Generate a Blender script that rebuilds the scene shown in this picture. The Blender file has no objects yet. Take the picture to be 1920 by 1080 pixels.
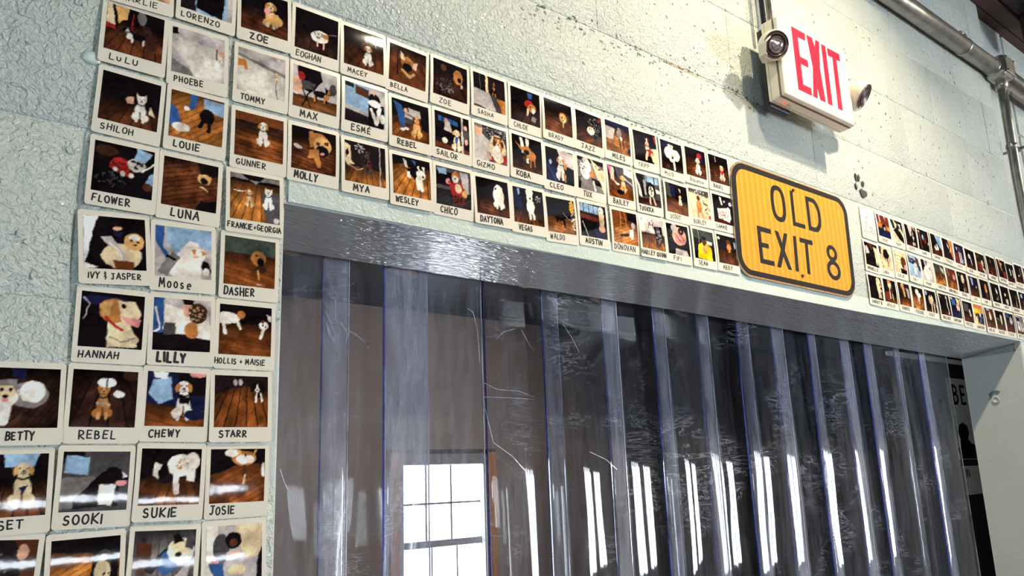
import bpy, bmesh, math, random
import numpy as np
from mathutils import Vector, Matrix, Euler

C = bpy.context.scene.collection
SC = bpy.context.scene
R = random.Random(7)

# ------------------------------------------------------------------ camera
cam_d = bpy.data.cameras.new('camera')
cam = bpy.data.objects.new('camera', cam_d)
C.objects.link(cam)
F, YAW, PIT, ROLL, PX, PY = 1408.32, 0.670143, 0.208728, -0.043864, 63.318, 67.645
ca, sa, cb, sb = math.cos(YAW), math.sin(YAW), math.cos(PIT), math.sin(PIT)
cc, scr = math.cos(ROLL), math.sin(ROLL)
fwd = Vector((sa*cb, ca*cb, sb)); rt = Vector((ca, -sa, 0)); up = rt.cross(fwd)
r_ = rt*cc + up*scr; u_ = -rt*scr + up*cc
cam.matrix_world = Matrix(((r_.x, u_.x, -fwd.x, 0), (r_.y, u_.y, -fwd.y, -0.94227), (r_.z, u_.z, -fwd.z, 0), (0, 0, 0, 1)))
cam_d.sensor_width = 36; cam_d.lens = F*36/1920
cam_d.shift_x = -PX/1920; cam_d.shift_y = PY/1920
cam_d.clip_start = 0.01; cam_d.clip_end = 100
SC.camera = cam

# ------------------------------------------------------------------ world, lights, exposure
SC.view_settings.view_transform = 'Standard'
SC.view_settings.look = 'None'
SC.view_settings.exposure = 0.0
SC.view_settings.gamma = 1.0
SC.view_settings.use_curve_mapping = False
w = bpy.data.worlds.new('overcast_sky'); SC.world = w; w.use_nodes = True
w.node_tree.nodes['Background'].inputs[0].default_value = (0.75, 0.86, 1.0, 1)
w.node_tree.nodes['Background'].inputs[1].default_value = 1.2

def light(name, kind, loc, energy, color, size=0.1, target=None, sy=None, spot=None, blend=0.5):
    d = bpy.data.lights.new(name, kind); d.energy = energy; d.color = color
    if kind == 'AREA':
        d.shape = 'RECTANGLE'; d.size = size; d.size_y = sy or size
    else:
        d.shadow_soft_size = size
    if kind == 'SPOT':
        d.spot_size = spot; d.spot_blend = blend
    o = bpy.data.objects.new(name, d); C.objects.link(o); o.location = loc
    if target is not None:
        o.rotation_euler = (Vector(target)-Vector(loc)).to_track_quat('-Z', 'Y').to_euler()
    return o
WARM = (1.0, 0.84, 0.60)
light('track_lamp', 'SPOT', (1.66, -0.86, 1.64), 112, WARM, 0.03, (1.80, 0.0, 0.02), spot=1.95, blend=1.0)
light('track_lamp', 'SPOT', (0.98, -1.0, 1.60), 58, WARM, 0.03, (0.95, 0.0, 0.35), spot=1.65, blend=1.0)
light('track_lamp', 'SPOT', (3.75, -0.95, 1.50), 40, WARM, 0.03, (2.9, 0.0, 0.3), spot=1.9, blend=1.0)
# daylight entering by the side window on the left and the windows of the room behind the camera
light('window_daylight', 'AREA', (-3.2, -3.2, 0.2), 62, (0.66, 0.88, 1.0), 1.6, (0.8, 0, 0.2), 1.6)
for wx_, ww_ in ((5.42, .24), (5.85, .30), (6.75, .22), (7.25, .34)):
    light('window_daylight', 'AREA', (wx_, -5.9, -0.42), 58, (0.78, 0.88, 1.0), ww_, (3.0, 0, 0.0), 1.3)
light('back_room_lamp', 'SPOT', (2.3, 0.70, 0.98), 72, (1.0, 0.88, 0.80), 0.15, (1.9, 3.0, 0.0), spot=1.5, blend=1.0)

# ------------------------------------------------------------------ colours and materials
def lin(c):
    return tuple(((v/255)/12.92 if v/255 <= 0.04045 else ((v/255+0.055)/1.055)**2.4) for v in c)

class NT:
    def __init__(s, name):
        s.m = bpy.data.materials.new(name); s.m.use_nodes = True
        s.t = s.m.node_tree; s.b = s.t.nodes['Principled BSDF']
        s.out = s.t.nodes['Material Output']
    def n(s, typ, **kw):
        nd = s.t.nodes.new(typ)
        for k, v in kw.items():
            if k.startswith('i_'):
                nd.inputs[k[2:].replace('_', ' ')].default_value = v
            elif k.startswith('j'):
                nd.inputs[int(k[1:])].default_value = v
            else:
                setattr(nd, k, v)
        return nd
    def l(s, a, b): s.t.links.new(a, b)
    def coords(s, scale=(1, 1, 1)):
        tc = s.n('ShaderNodeNewGeometry'); mp = s.n('ShaderNodeMapping')
        s.l(tc.outputs['Position'], mp.inputs[0]); mp.inputs['Scale'].default_value = scale
        return mp.outputs[0]
    def ramp(s, fac, stops):
        r = s.n('ShaderNodeValToRGB'); e = r.color_ramp.elements
        while len(e) < len(stops): e.new(0.5)
        for k, (p, c) in enumerate(stops):
            e[k].position = p; e[k].color = (*c, 1) if len(c) == 3 else c
        s.l(fac, r.inputs[0]); return r.outputs[0]
    def base(s, c, rough=0.5, metal=0.0, spec=0.5):
        if c is not None: s.b.inputs['Base Color'].default_value = (*lin(c), 1)
        s.b.inputs['Roughness'].default_value = rough
        s.b.inputs['Metallic'].default_value = metal
        s.b.inputs['Specular IOR Level'].default_value = spec
        return s

def noise(N, scale, detail=3, rough=0.5, vec=None, dist=0.0):
    nd = N.n('ShaderNodeTexNoise', i_Scale=scale, i_Detail=detail, i_Roughness=rough, i_Distortion=dist)
    if vec is not None: N.l(vec, nd.inputs['Vector'])
    return nd.outputs['Fac']

def bump(N, h, strength, dist, prev=None):
    b = N.n('ShaderNodeBump'); b.inputs['Strength'].default_value = strength; b.inputs['Distance'].default_value = dist
    N.l(h, b.inputs['Height'])
    if prev is not None: N.l(prev, b.inputs['Normal'])
    return b.outputs[0]

def plain(name, c, rough=0.5, metal=0.0, spec=0.5, var=0.12, scale=60, bmp=0.0):
    N = NT(name).base(c, rough, metal, spec)
    f = noise(N, scale, 4, 0.6, N.coords())
    c0 = tuple(max(0, v*(1-var)) for v in c); c1 = tuple(min(255, v*(1+var)) for v in c)
    N.l(N.ramp(f, [(0.3, lin(c0)), (0.7, lin(c1))]), N.b.inputs['Base Color'])
    if bmp: N.l(bump(N, f, 0.5, bmp), N.b.inputs['Normal'])
    return N.m

def paint(name, c, stipple=1.0, rough=0.28, stretch=(1, 1, 1), lumps=1.0):
    N = NT(name).base(c, rough, 0, 0.5)
    v = N.coords(stretch)
    n1 = noise(N, 150, 2, 0.5, v, 0.9)
    n2 = noise(N, 34, 3, 0.55, v, 0.6)
    n3 = noise(N, 5, 3, 0.6, v)
    # scattered small chips and drips: sparse voronoi pits
    vo = N.n('ShaderNodeTexVoronoi', i_Scale=26.0); N.l(v, vo.inputs['Vector'])
    pit = N.ramp(vo.outputs['Distance'], [(0.0, (0, 0, 0)), (0.09, (1, 1, 1))])
    b1 = bump(N, n1, 1.0*stipple, 0.0055)
    b2 = bump(N, n2, 0.7*lumps, 0.006, b1)
    b3 = bump(N, pit, 0.25*lumps, 0.0015, b2)
    N.l(b3, N.b.inputs['Normal'])
    d = tuple(x*0.965 for x in c)
    N.l(N.ramp(n3, [(0.3, lin(d)), (0.7, lin(c))]), N.b.inputs['Base Color'])
    return N.m

def wood(name, c, dark, scale=9, stretch=(1, 12, 12), rough=0.55):
    N = NT(name).base(c, rough)
    v = N.coords(stretch)
    f = noise(N, scale, 6, 0.65, v, 0.4)
    N.l(N.ramp(f, [(0.35, lin(dark)), (0.65, lin(c))]), N.b.inputs['Base Color'])
    N.l(bump(N, f, 0.4, 0.003), N.b.inputs['Normal'])
    return N.m

def emit(name, c, s):
    N = NT(name); e = N.n('ShaderNodeEmission'); e.inputs[0].default_value = (*lin(c), 1); e.inputs[1].default_value = s
    N.l(e.outputs[0], N.out.inputs[0]); return N.m

MT = dict(
    wall=paint('mint_block_paint', (213, 219, 209), 1.0, 0.2),
    lintel=paint('mint_lintel_paint', (208, 219, 209), 0.35, 0.33, lumps=0.5),
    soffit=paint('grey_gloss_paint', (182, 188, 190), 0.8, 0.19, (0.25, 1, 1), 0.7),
    jamb=paint('pale_jamb_paint', (212, 218, 212), 0.12, 0.4, lumps=0.45),
    mortar=paint('mint_mortar_paint', (208, 217, 208), 0.8, 0.3),
    card=plain('instant_card', (238, 228, 208), 0.34, spec=0.5, var=0.015, scale=30),
    ink=plain('marker_ink', (26, 22, 26), 0.5, var=0.1),
    whitep=plain('cream_plastic', (232, 222, 205), 0.35, var=0.02),
    redl=plain('red_letter', (235, 30, 60), 0.4, var=0.03),
    black=plain('black_plastic', (24, 24, 28), 0.45, var=0.1),
    border=plain('black_sign_print', (20, 18, 20), 0.6, 0.0, 0.25, var=0.15),
    alu=plain('aluminium', (190, 190, 185), 0.3, 0.9, var=0.05),
    galv=plain('galvanised_conduit', (172, 168, 158), 0.34, 0.8, var=0.15, scale=25),
    lensring=plain('lens_ring', (120, 100, 95), 0.25, 0.4),
    glassy=plain('lamp_lens', (150, 140, 140), 0.08, 0.5, var=0.3, scale=300),
    steel=plain('bolt_steel', (96, 84, 64), 0.4, 0.8, var=0.2, scale=300),
    farwall=plain('taupe_wall', (168, 156, 148), 0.6, var=0.05, scale=6),
    darkwood=wood('dark_joist_wood', (60, 48, 44), (26, 20, 22)),
    plankwood=wood('dark_plank_wood', (52, 44, 44), (20, 17, 22), stretch=(2, 14, 14)),
    floorwood=wood('orange_floor_wood', (150, 95, 55), (90, 55, 32)),
    trimwood=wood('honey_casing_wood', (238, 172, 104), (205, 132, 70), stretch=(12, 12, 1)),
    palewood=wood('pale_brace_wood', (176, 150, 130), (130, 105, 90)),
    sash=plain('grey_sash_paint', (150, 158, 165), 0.5),
    roomwall=plain('room_wall_paint', (120, 112, 108), 0.7, scale=4),
    sky=emit('bright_daylight_pane', (235, 246, 255), 26),
    skyfar=emit('bright_daylight_pane_far', (240, 248, 255), 15),
    bulb=emit('warm_bulb', (255, 170, 90), 25),
    led=emit('red_led', (255, 40, 40), 6),
    poster=plain('poster_paper', (236, 233, 230), 0.6, var=0.05),
    partition=plain('charcoal_partition', (52, 52, 60), 0.6, var=0.1),
    caulk=plain('pale_caulk', (215, 222, 205), 0.3, var=0.1, scale=200, bmp=0.001),
    outer=paint('pilaster_paint', (196, 202, 198), 0.5, 0.35),
)

def sheeting():
    N = NT('reflective_orange_sheeting').base((245, 168, 48), 0.6, 0, 0.25)
    g = N.n('ShaderNodeNewGeometry'); sx = N.n('ShaderNodeSeparateXYZ'); N.l(g.outputs['Position'], sx.inputs[0])
    def wave(expr_scale_x, expr_scale_z, w):
        a = N.n('ShaderNodeMath', operation='MULTIPLY'); N.l(sx.outputs[0], a.inputs[0]); a.inputs[1].default_value = expr_scale_x
        b = N.n('ShaderNodeMath', operation='MULTIPLY_ADD'); N.l(sx.outputs[2], b.inputs[0]); b.inputs[1].default_value = expr_scale_z; N.l(a.outputs[0], b.inputs[2])
        c = N.n('ShaderNodeMath', operation='FRACT'); N.l(b.outputs[0], c.inputs[0])
        d = N.n('ShaderNodeMath', operation='LESS_THAN'); N.l(c.outputs[0], d.inputs[0]); d.inputs[1].default_value = w
        return d.outputs[0]
    v = wave(52.0, 0.0, 0.42); h = wave(130, 260.0, 0.5)
    m = N.n('ShaderNodeMath', operation='MULTIPLY'); N.l(v, m.inputs[0]); N.l(h, m.inputs[1])
    N.l(N.ramp(m.outputs[0], [(0.0, lin((246, 160, 40))), (1.0, lin((205, 118, 30)))]), N.b.inputs['Base Color'])
    return N.m
MT['sheet'] = sheeting()

def pvc(name, haze, tint, edge=False):
    """clear flexible PVC: see-through, glossy by Fresnel, hazy with scuffs and scratches"""
    N = NT(name); t = N.t
    tr = N.n('ShaderNodeBsdfTransparent'); tr.inputs[0].default_value = (*tint, 1)
    gl = N.n('ShaderNodeBsdfGlossy'); gl.inputs['Roughness'].default_value = 0.03
    df = N.n('ShaderNodeBsdfDiffuse'); df.inputs[0].default_value = (0.60, 0.63, 0.76, 1) if not edge else (0.13, 0.16, 0.62, 1)
    vz = N.coords((1, 1, 0.16)); v = N.coords((1, 1, 1)); vh = N.coords((0.18, 1, 1))
    a = noise(N, 60, 4, 0.7, vz, 0.5); b = noise(N, 5, 3, 0.6, vz)
    s = noise(N, 26, 5, 0.75, vh, 2.2)
    scr = N.ramp(s, [(0.485, (0, 0, 0)), (0.5, (1, 1, 1)), (0.515, (0, 0, 0))])
    mask = N.ramp(noise(N, 7, 2, 0.5, v), [(0.50, (0, 0, 0)), (0.64, (1, 1, 1))])
    m1 = N.n('ShaderNodeMath', operation='MULTIPLY'); N.l(a, m1.inputs[0]); N.l(b, m1.inputs[1])
    hz = N.ramp(m1.outputs[0], [(0.14, (haze*0.25,)*3), (0.38, (haze*2.1,)*3)])
    m2 = N.n('ShaderNodeMath', operation='MULTIPLY'); N.l(scr, m2.inputs[0]); N.l(mask, m2.inputs[1])
    m3 = N.n('ShaderNodeMath', operation='MULTIPLY_ADD'); N.l(m2.outputs[0], m3.inputs[0]); m3.inputs[1].default_value = 0.55; N.l(hz, m3.inputs[2])
    mx = N.n('ShaderNodeMixShader'); N.l(m3.outputs[0], mx.inputs[0]); N.l(tr.outputs[0], mx.inputs[1]); N.l(df.outputs[0], mx.inputs[2])
    fr = N.n('ShaderNodeFresnel'); fr.inputs[0].default_value = 1.5
    nb = bump(N, noise(N, 4, 2, 0.5, N.coords((1, 1, 0.3))), 0.25, 0.02)
    N.l(nb, gl.inputs['Normal'])
    m4 = N.n('ShaderNodeMixShader'); N.l(fr.outputs[0], m4.inputs[0]); N.l(mx.outputs[0], m4.inputs[1]); N.l(gl.outputs[0], m4.inputs[2])
    N.l(m4.outputs[0], N.out.inputs[0])
    return N.m
MT['pvc'] = pvc('clear_pvc', 0.10, (0.93, 0.93, 0.96))
MT['rub'] = pvc('scuffed_pvc', 0.24, (0.90, 0.91, 0.97))
MT['pvc2'] = pvc('clear_pvc_clean', 0.045, (0.93, 0.94, 0.97))
MT['rub2'] = pvc('scuffed_pvc_clean', 0.15, (0.90, 0.92, 0.97))
MT['pvcedge'] = pvc('blue_pvc_edge', 0.4, (0.62, 0.65, 0.95), True)
MT['pvcwhite'] = pvc('pale_pvc_edge', 0.9, (0.85, 0.87, 0.95))

def print_mat():
    N = NT('instant_print').base(None, 0.05, 0, 0.5)
    a = N.n('ShaderNodeAttribute', attribute_name='Col')
    N.l(a.outputs['Color'], N.b.inputs['Base Color'])
    N.l(bump(N, noise(N, 45, 2, 0.5, N.coords()), 0.06, 0.0015), N.b.inputs['Normal'])
    return N.m
MT['print'] = print_mat()

# ------------------------------------------------------------------ mesh helpers
def link(name, me, mats, parent=None, **props):
    for m in (mats if isinstance(mats, (list, tuple)) else [mats]): me.materials.append(m)
    o = bpy.data.objects.new(name, me); C.objects.link(o)
    if parent: o.parent = parent
    for k, v in props.items(): o[k] = v
    return o

def bm_obj(name, bm, mats, parent=None, smooth=False, **props):
    me = bpy.data.meshes.new(name); bmesh.ops.recalc_face_normals(bm, faces=bm.faces); bm.to_mesh(me); bm.free()
    if smooth:
        for p in me.polygons: p.use_smooth = True
    return link(name, me, mats, parent, **props)

def add_box(bm, x0, x1, y0, y1, z0, z1, bevel=0.0, seg=1):
    r = bmesh.ops.create_cube(bm, size=1.0)
    vs = r['verts']
    bmesh.ops.scale(bm, vec=(x1-x0, y1-y0, z1-z0), verts=vs)
    bmesh.ops.translate(bm, vec=((x0+x1)/2, (y0+y1)/2, (z0+z1)/2), verts=vs)
    if bevel:
        es = list({e for v in vs for e in v.link_edges})
        bmesh.ops.bevel(bm, geom=es, offset=bevel, segments=seg, affect='EDGES', profile=0.5)

def box(name, x0, x1, y0, y1, z0, z1, m, parent=None, bevel=0.0, seg=1, **props):
    bm = bmesh.new(); add_box(bm, x0, x1, y0, y1, z0, z1, bevel, seg)
    return bm_obj(name, bm, m, parent, **props)

def add_prism(bm, pts, y0, y1):
    """polygon in the XZ plane extruded from y0 to y1"""
    a = [bm.verts.new((x, y0, z)) for x, z in pts]; b = [bm.verts.new((x, y1, z)) for x, z in pts]
    bm.faces.new(a); bm.faces.new(b[::-1])
    n = len(pts)
    for i in range(n): bm.faces.new((a[i], b[i], b[(i+1) % n], a[(i+1) % n]))

def add_ring(bm, outer, inner, y0, y1):
    n = len(outer)
    V = [[bm.verts.new((x, y, z)) for x, z in P] for y in (y0, y1) for P in (outer, inner)]
    o0, i0, o1, i1 = V
    for k in range(n):
        j = (k+1) % n
        bm.faces.new((o0[k], o0[j], i0[j], i0[k])); bm.faces.new((o1[k], i1[k], i1[j], o1[j]))
        bm.faces.new((o0[k], o1[k], o1[j], o0[j])); bm.faces.new((i0[k], i0[j], i1[j], i1[k]))

def rrect(cx, cz, w, h, r, n=6, sh=0.0):
    P = []
    for (sx, sz, a0) in ((1, 1, 0), (-1, 1, 90), (-1, -1, 180), (1, -1, 270)):
        for k in range(n+1):
            a = math.radians(a0+90*k/n)
            x = cx+sx*(w/2-r)+r*math.cos(a); z = cz+sz*(h/2-r)+r*math.sin(a)
            P.append((x+sh*(z-cz), z))
    return P

def ell(cx, cz, rx, rz, n=28):
    return [(cx+rx*math.cos(2*math.pi*k/n), cz+rz*math.sin(2*math.pi*k/n)) for k in range(n)]

def sup(cx, cz, rx, rz, n=32, p=0.78):
    P = []
    for k in range(n):
        a = 2*math.pi*k/n; c, s = math.cos(a), math.sin(a)
        P.append((cx+rx*math.copysign(abs(c)**p, c), cz+rz*math.copysign(abs(s)**p, s)))
    return P

def tube(name, pts, rad, m, parent=None, n=16, **props):
    bm = bmesh.new(); pts = [Vector(p) for p in pts]; rings = []
    for i, p in enumerate(pts):
        d = (pts[min(i+1, len(pts)-1)]-pts[max(i-1, 0)]).normalized()
        a = d.orthogonal().normalized() if i == 0 else (rings_a - rings_a.dot(d)*d).normalized()
        rings_a = a; b = d.cross(a)
        rings.append([bm.verts.new(p+rad*(math.cos(2*math.pi*k/n)*a+math.sin(2*math.pi*k/n)*b)) for k in range(n)])
    for i in range(len(rings)-1):
        for k in range(n):
            bm.faces.new((rings[i][k], rings[i][(k+1) % n], rings[i+1][(k+1) % n], rings[i+1][k]))
    bm.faces.new(rings[0][::-1]); bm.faces.new(rings[-1])
    return bm_obj(name, bm, m, parent, True, **props)

def lathe(name, prof, loc, axis, m, parent=None, n=28, **props):
    """profile (r, h) turned about an axis direction"""
    bm = bmesh.new(); q = Vector((0, 0, 1)).rotation_difference(Vector(axis).normalized())
    rings = []
    for r, h in prof:
        rings.append([bm.verts.new(Vector(loc)+q @ Vector((r*math.cos(2*math.pi*k/n), r*math.sin(2*math.pi*k/n), h))) for k in range(n)])
    for i in range(len(rings)-1):
        for k in range(n):
            bm.faces.new((rings[i][k], rings[i][(k+1) % n], rings[i+1][(k+1) % n], rings[i+1][k]))
    bm.faces.new(rings[0][::-1]); bm.faces.new(rings[-1])
    return bm_obj(name, bm, m, parent, True, **props)

def empty(name, loc, label=None, cat=None, group=None):
    o = bpy.data.objects.new(name, None); C.objects.link(o); o.location = loc; o.empty_display_size = 0.05
    return tag(o, label, cat, group)

def tag(o, label=None, cat=None, group=None):
    if label: o['label'] = label
    if cat: o['category'] = cat
    if group: o['group'] = group
    return o

def S(o): o['kind'] = 'structure'; return o

# ------------------------------------------------------------------ the block wall with the doorway
OX0, OX1 = 0.317, 2.72      # doorway
WL, WR = -4.0, 9.0
FL, CE = -1.65, 1.69
bm = bmesh.new()
add_box(bm, WL, OX0-0.012, 0.0012, 0.19, FL, CE)
add_box(bm, OX1+0.02, 2.868, 0.0012, 0.19, FL, CE); add_box(bm, 2.868, WR, 0.040, 0.19, FL, CE)
add_box(bm, OX0-0.012, OX1+0.02, 0.0012, 0.19, 0.40, CE)
wall_front = S(bm_obj('wall_front', bm, MT['mortar']))
courses = [-1.65, -1.42, -1.215, -1.01, -0.805, -0.6, -0.395, -0.19, 0.012, 0.217, 0.42, 0.68, 0.847, 1.053, 1.252, 1.455, 1.69]
def block(x0, x1, z0, z1):
    j = 0.0010
    ja = 0.0024 if abs(z0-0.847) < .01 else j; jb = 0.0024 if abs(z1-0.847) < .01 else j
    bm = bmesh.new()
    a, b, c, d = x0+j, x1-j, z0+ja, z1-jb
    n = 0.0022
    pr = -R.uniform(0, 0.0012)
    # painted-over block: softly rounded arrises
    add_box(bm, a, b, pr, 0.02, c, d, 0.0022, 2)
    bm_obj('block', bm, MT['wall'], wall_front, True)
for ci in range(len(courses)-1):
    z0, z1 = courses[ci], courses[ci+1]
    off = (2.135 if 0.8 < z0 < 1.0 or 1.2 < z0 < 1.4 or 0.1 < z0 < 0.3 else 1.93)
    if z0 < 0: off = 2.135 if ci % 2 else 1.93
    if abs(z0-0.42) < 0.01: off = 2.0
    xs = sorted(off+0.41*k for k in range(-8, 4))
    xs = [x for x in xs if -1.3 < x < 2.80]
    if abs(z0-0.68) < .01: xs = [0.33, 1.62, 2.35]
    xs = [-1.6]+xs+[2.868]
    for k in range(len(xs)-1):
        x0, x1 = xs[k], xs[k+1]
        if z1 <= 0.43:
            if x1 > OX0 and x0 < OX1+0.01:
                if x0 < OX0-0.03: x1 = OX0-0.001
                elif x1 > OX1+0.04: x0 = OX1+0.001
                else: continue
                if x1-x0 < 0.02: continue
        if x1-x0 < 0.03: continue
        block(x0, x1, z0, z1)
# chipped paint: pits, flecks and a rust stain in the bed joint, each a shallow irregular scab
def scabs(name, m, spots, y=-0.0019):
    bm = bmesh.new(); q = random.Random(11)
    for x, z, sx_, sz_ in spots:
        n = q.randint(5, 8); r0 = q.uniform(0, 6.28)
        P = [(x+sx_*q.uniform(.5, 1.1)*math.cos(r0+6.283*k/n), z+sz_*q.uniform(.5, 1.1)*math.sin(r0+6.283*k/n)) for k in range(n)]
        add_prism(bm, P, y, 0.001)
    return bm_obj(name, bm, m, wall_front, kind='stuff', label=name.replace('_', ' ')+' scattered over the painted blocks')
q = random.Random(3); spots = []
def clear(x, z):
    return not (1.25 < x < 1.75 and z < .69) and not (z < .685 and x > .08 and not (1.745 < x < 1.79)) and x < 2.84
for k in range(190):
    x = q.uniform(.5, 2.8); z = q.uniform(.69, 1.15) if x < 1.9 else q.uniform(.66, 1.3)
    if clear(x, z): spots.append((x, z, q.uniform(.0008, .0026), q.uniform(.0008, .0030)))
for k in range(90):     # along the bed joint at the exit sign's height
    x = q.uniform(.72, 1.42); spots.append((x, .838+q.gauss(0, .012), q.uniform(.001, .006), q.uniform(.001, .0035)))
for k in range(40):
    x = q.uniform(.9, 1.25); spots.append((x, .672+q.gauss(0, .004)+.004, q.uniform(.001, .004), q.uniform(.0006, .0016)))
scabs('paint_chips', plain('chipped_paint_shade', (122, 130, 124), .6), spots)
scabs('pale_paint_drips', MT['wall'], [(q.uniform(.5, 2.8), q.uniform(.7, 1.4), q.uniform(.002, .006), q.uniform(.002, .006)) for k in range(150)]+[(q.uniform(-.25, .085), q.uniform(-.1, .75), q.uniform(.002, .007), q.uniform(.002, .006)) for k in range(110)], -.0026)
scabs('rust_stain', plain('rust_stain', (176, 150, 112), .6), [(1.08+.27*k/60, .846-.006*k/60+q.gauss(0, .0012), q.uniform(.003, .007), q.uniform(.0006, .0016)) for k in range(60)], -.0012)
# smooth lintel face over the doorway
bm = bmesh.new()
add_prism(bm, [(OX0, 0.3762), (1.05, 0.3795), (1.76, 0.3805), (2.29, 0.3865), (OX1, 0.3872), (OX1+0.148, 0.3872), (OX1+0.148, 0.424), (OX0, 0.424)], -0.002, 0.02)
bmesh.ops.bevel(bm, geom=[e for e in bm.edges if abs(e.verts[0].co.y+0.002) < 1e-5 and abs(e.verts[1].co.y+0.002) < 1e-5], offset=0.003, segments=2, affect='EDGES')
lin_o = bm_obj('lintel_face', bm, MT['lintel'], wall_front)
# rest of the wall, past the shrinkage joint on the right: a pilaster, a gap, then blocks again
box('pilaster', 2.889, 3.150, 0.030, 0.05, FL, CE, MT['outer'], wall_front, 0.004, 2)
for ci in range(len(courses)-1):
    for x0 in (3.172, 3.58, 3.99):
        bm = bmesh.new(); add_box(bm, x0+0.003, x0+0.405, 0.031, 0.05, courses[ci]+0.003, courses[ci+1]-0.003, 0.0035, 2)
        bm_obj('block', bm, MT['wall'], wall_front, True)
# soffit and right jamb lining of the doorway
def sheet(name, P, th, m, parent=None):
    pass
bm = bmesh.new()
st = [(OX0-0.012, 0.376, 0.376), (0.6, 0.3775, 0.376), (1.05, 0.3795, 0.3762), (1.35, 0.380, 0.3755), (1.76, 0.3805, 0.369), (2.29, 0.3865, 0.3635), (OX1+0.012, 0.3872, 0.3588)]
rows = []
for x, zo, zi in st:
    rows.append([bm.verts.new((x, 0.0, zo)), bm.verts.new((x, 0.192, zi)), bm.verts.new((x, 0.192, 0.41)), bm.verts.new((x, 0.003, 0.41))])
for a, b in zip(rows, rows[1:]):
    for k in range(4): bm.faces.new((a[k], a[(k+1) % 4], b[(k+1) % 4], b[k]))
bm.faces.new(rows[0]); bm.faces.new(rows[-1][::-1])
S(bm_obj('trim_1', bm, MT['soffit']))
S(box('trim_2', OX1, OX1+0.03, 0.0015, 0.190, FL, 0.3585, MT['jamb'], bevel=0.003, seg=2))
S(box('trim_3', OX0-0.02, OX0, 0.0015, 0.190, FL, 0.372, MT['jamb'], bevel=0.003, seg=2))

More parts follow.
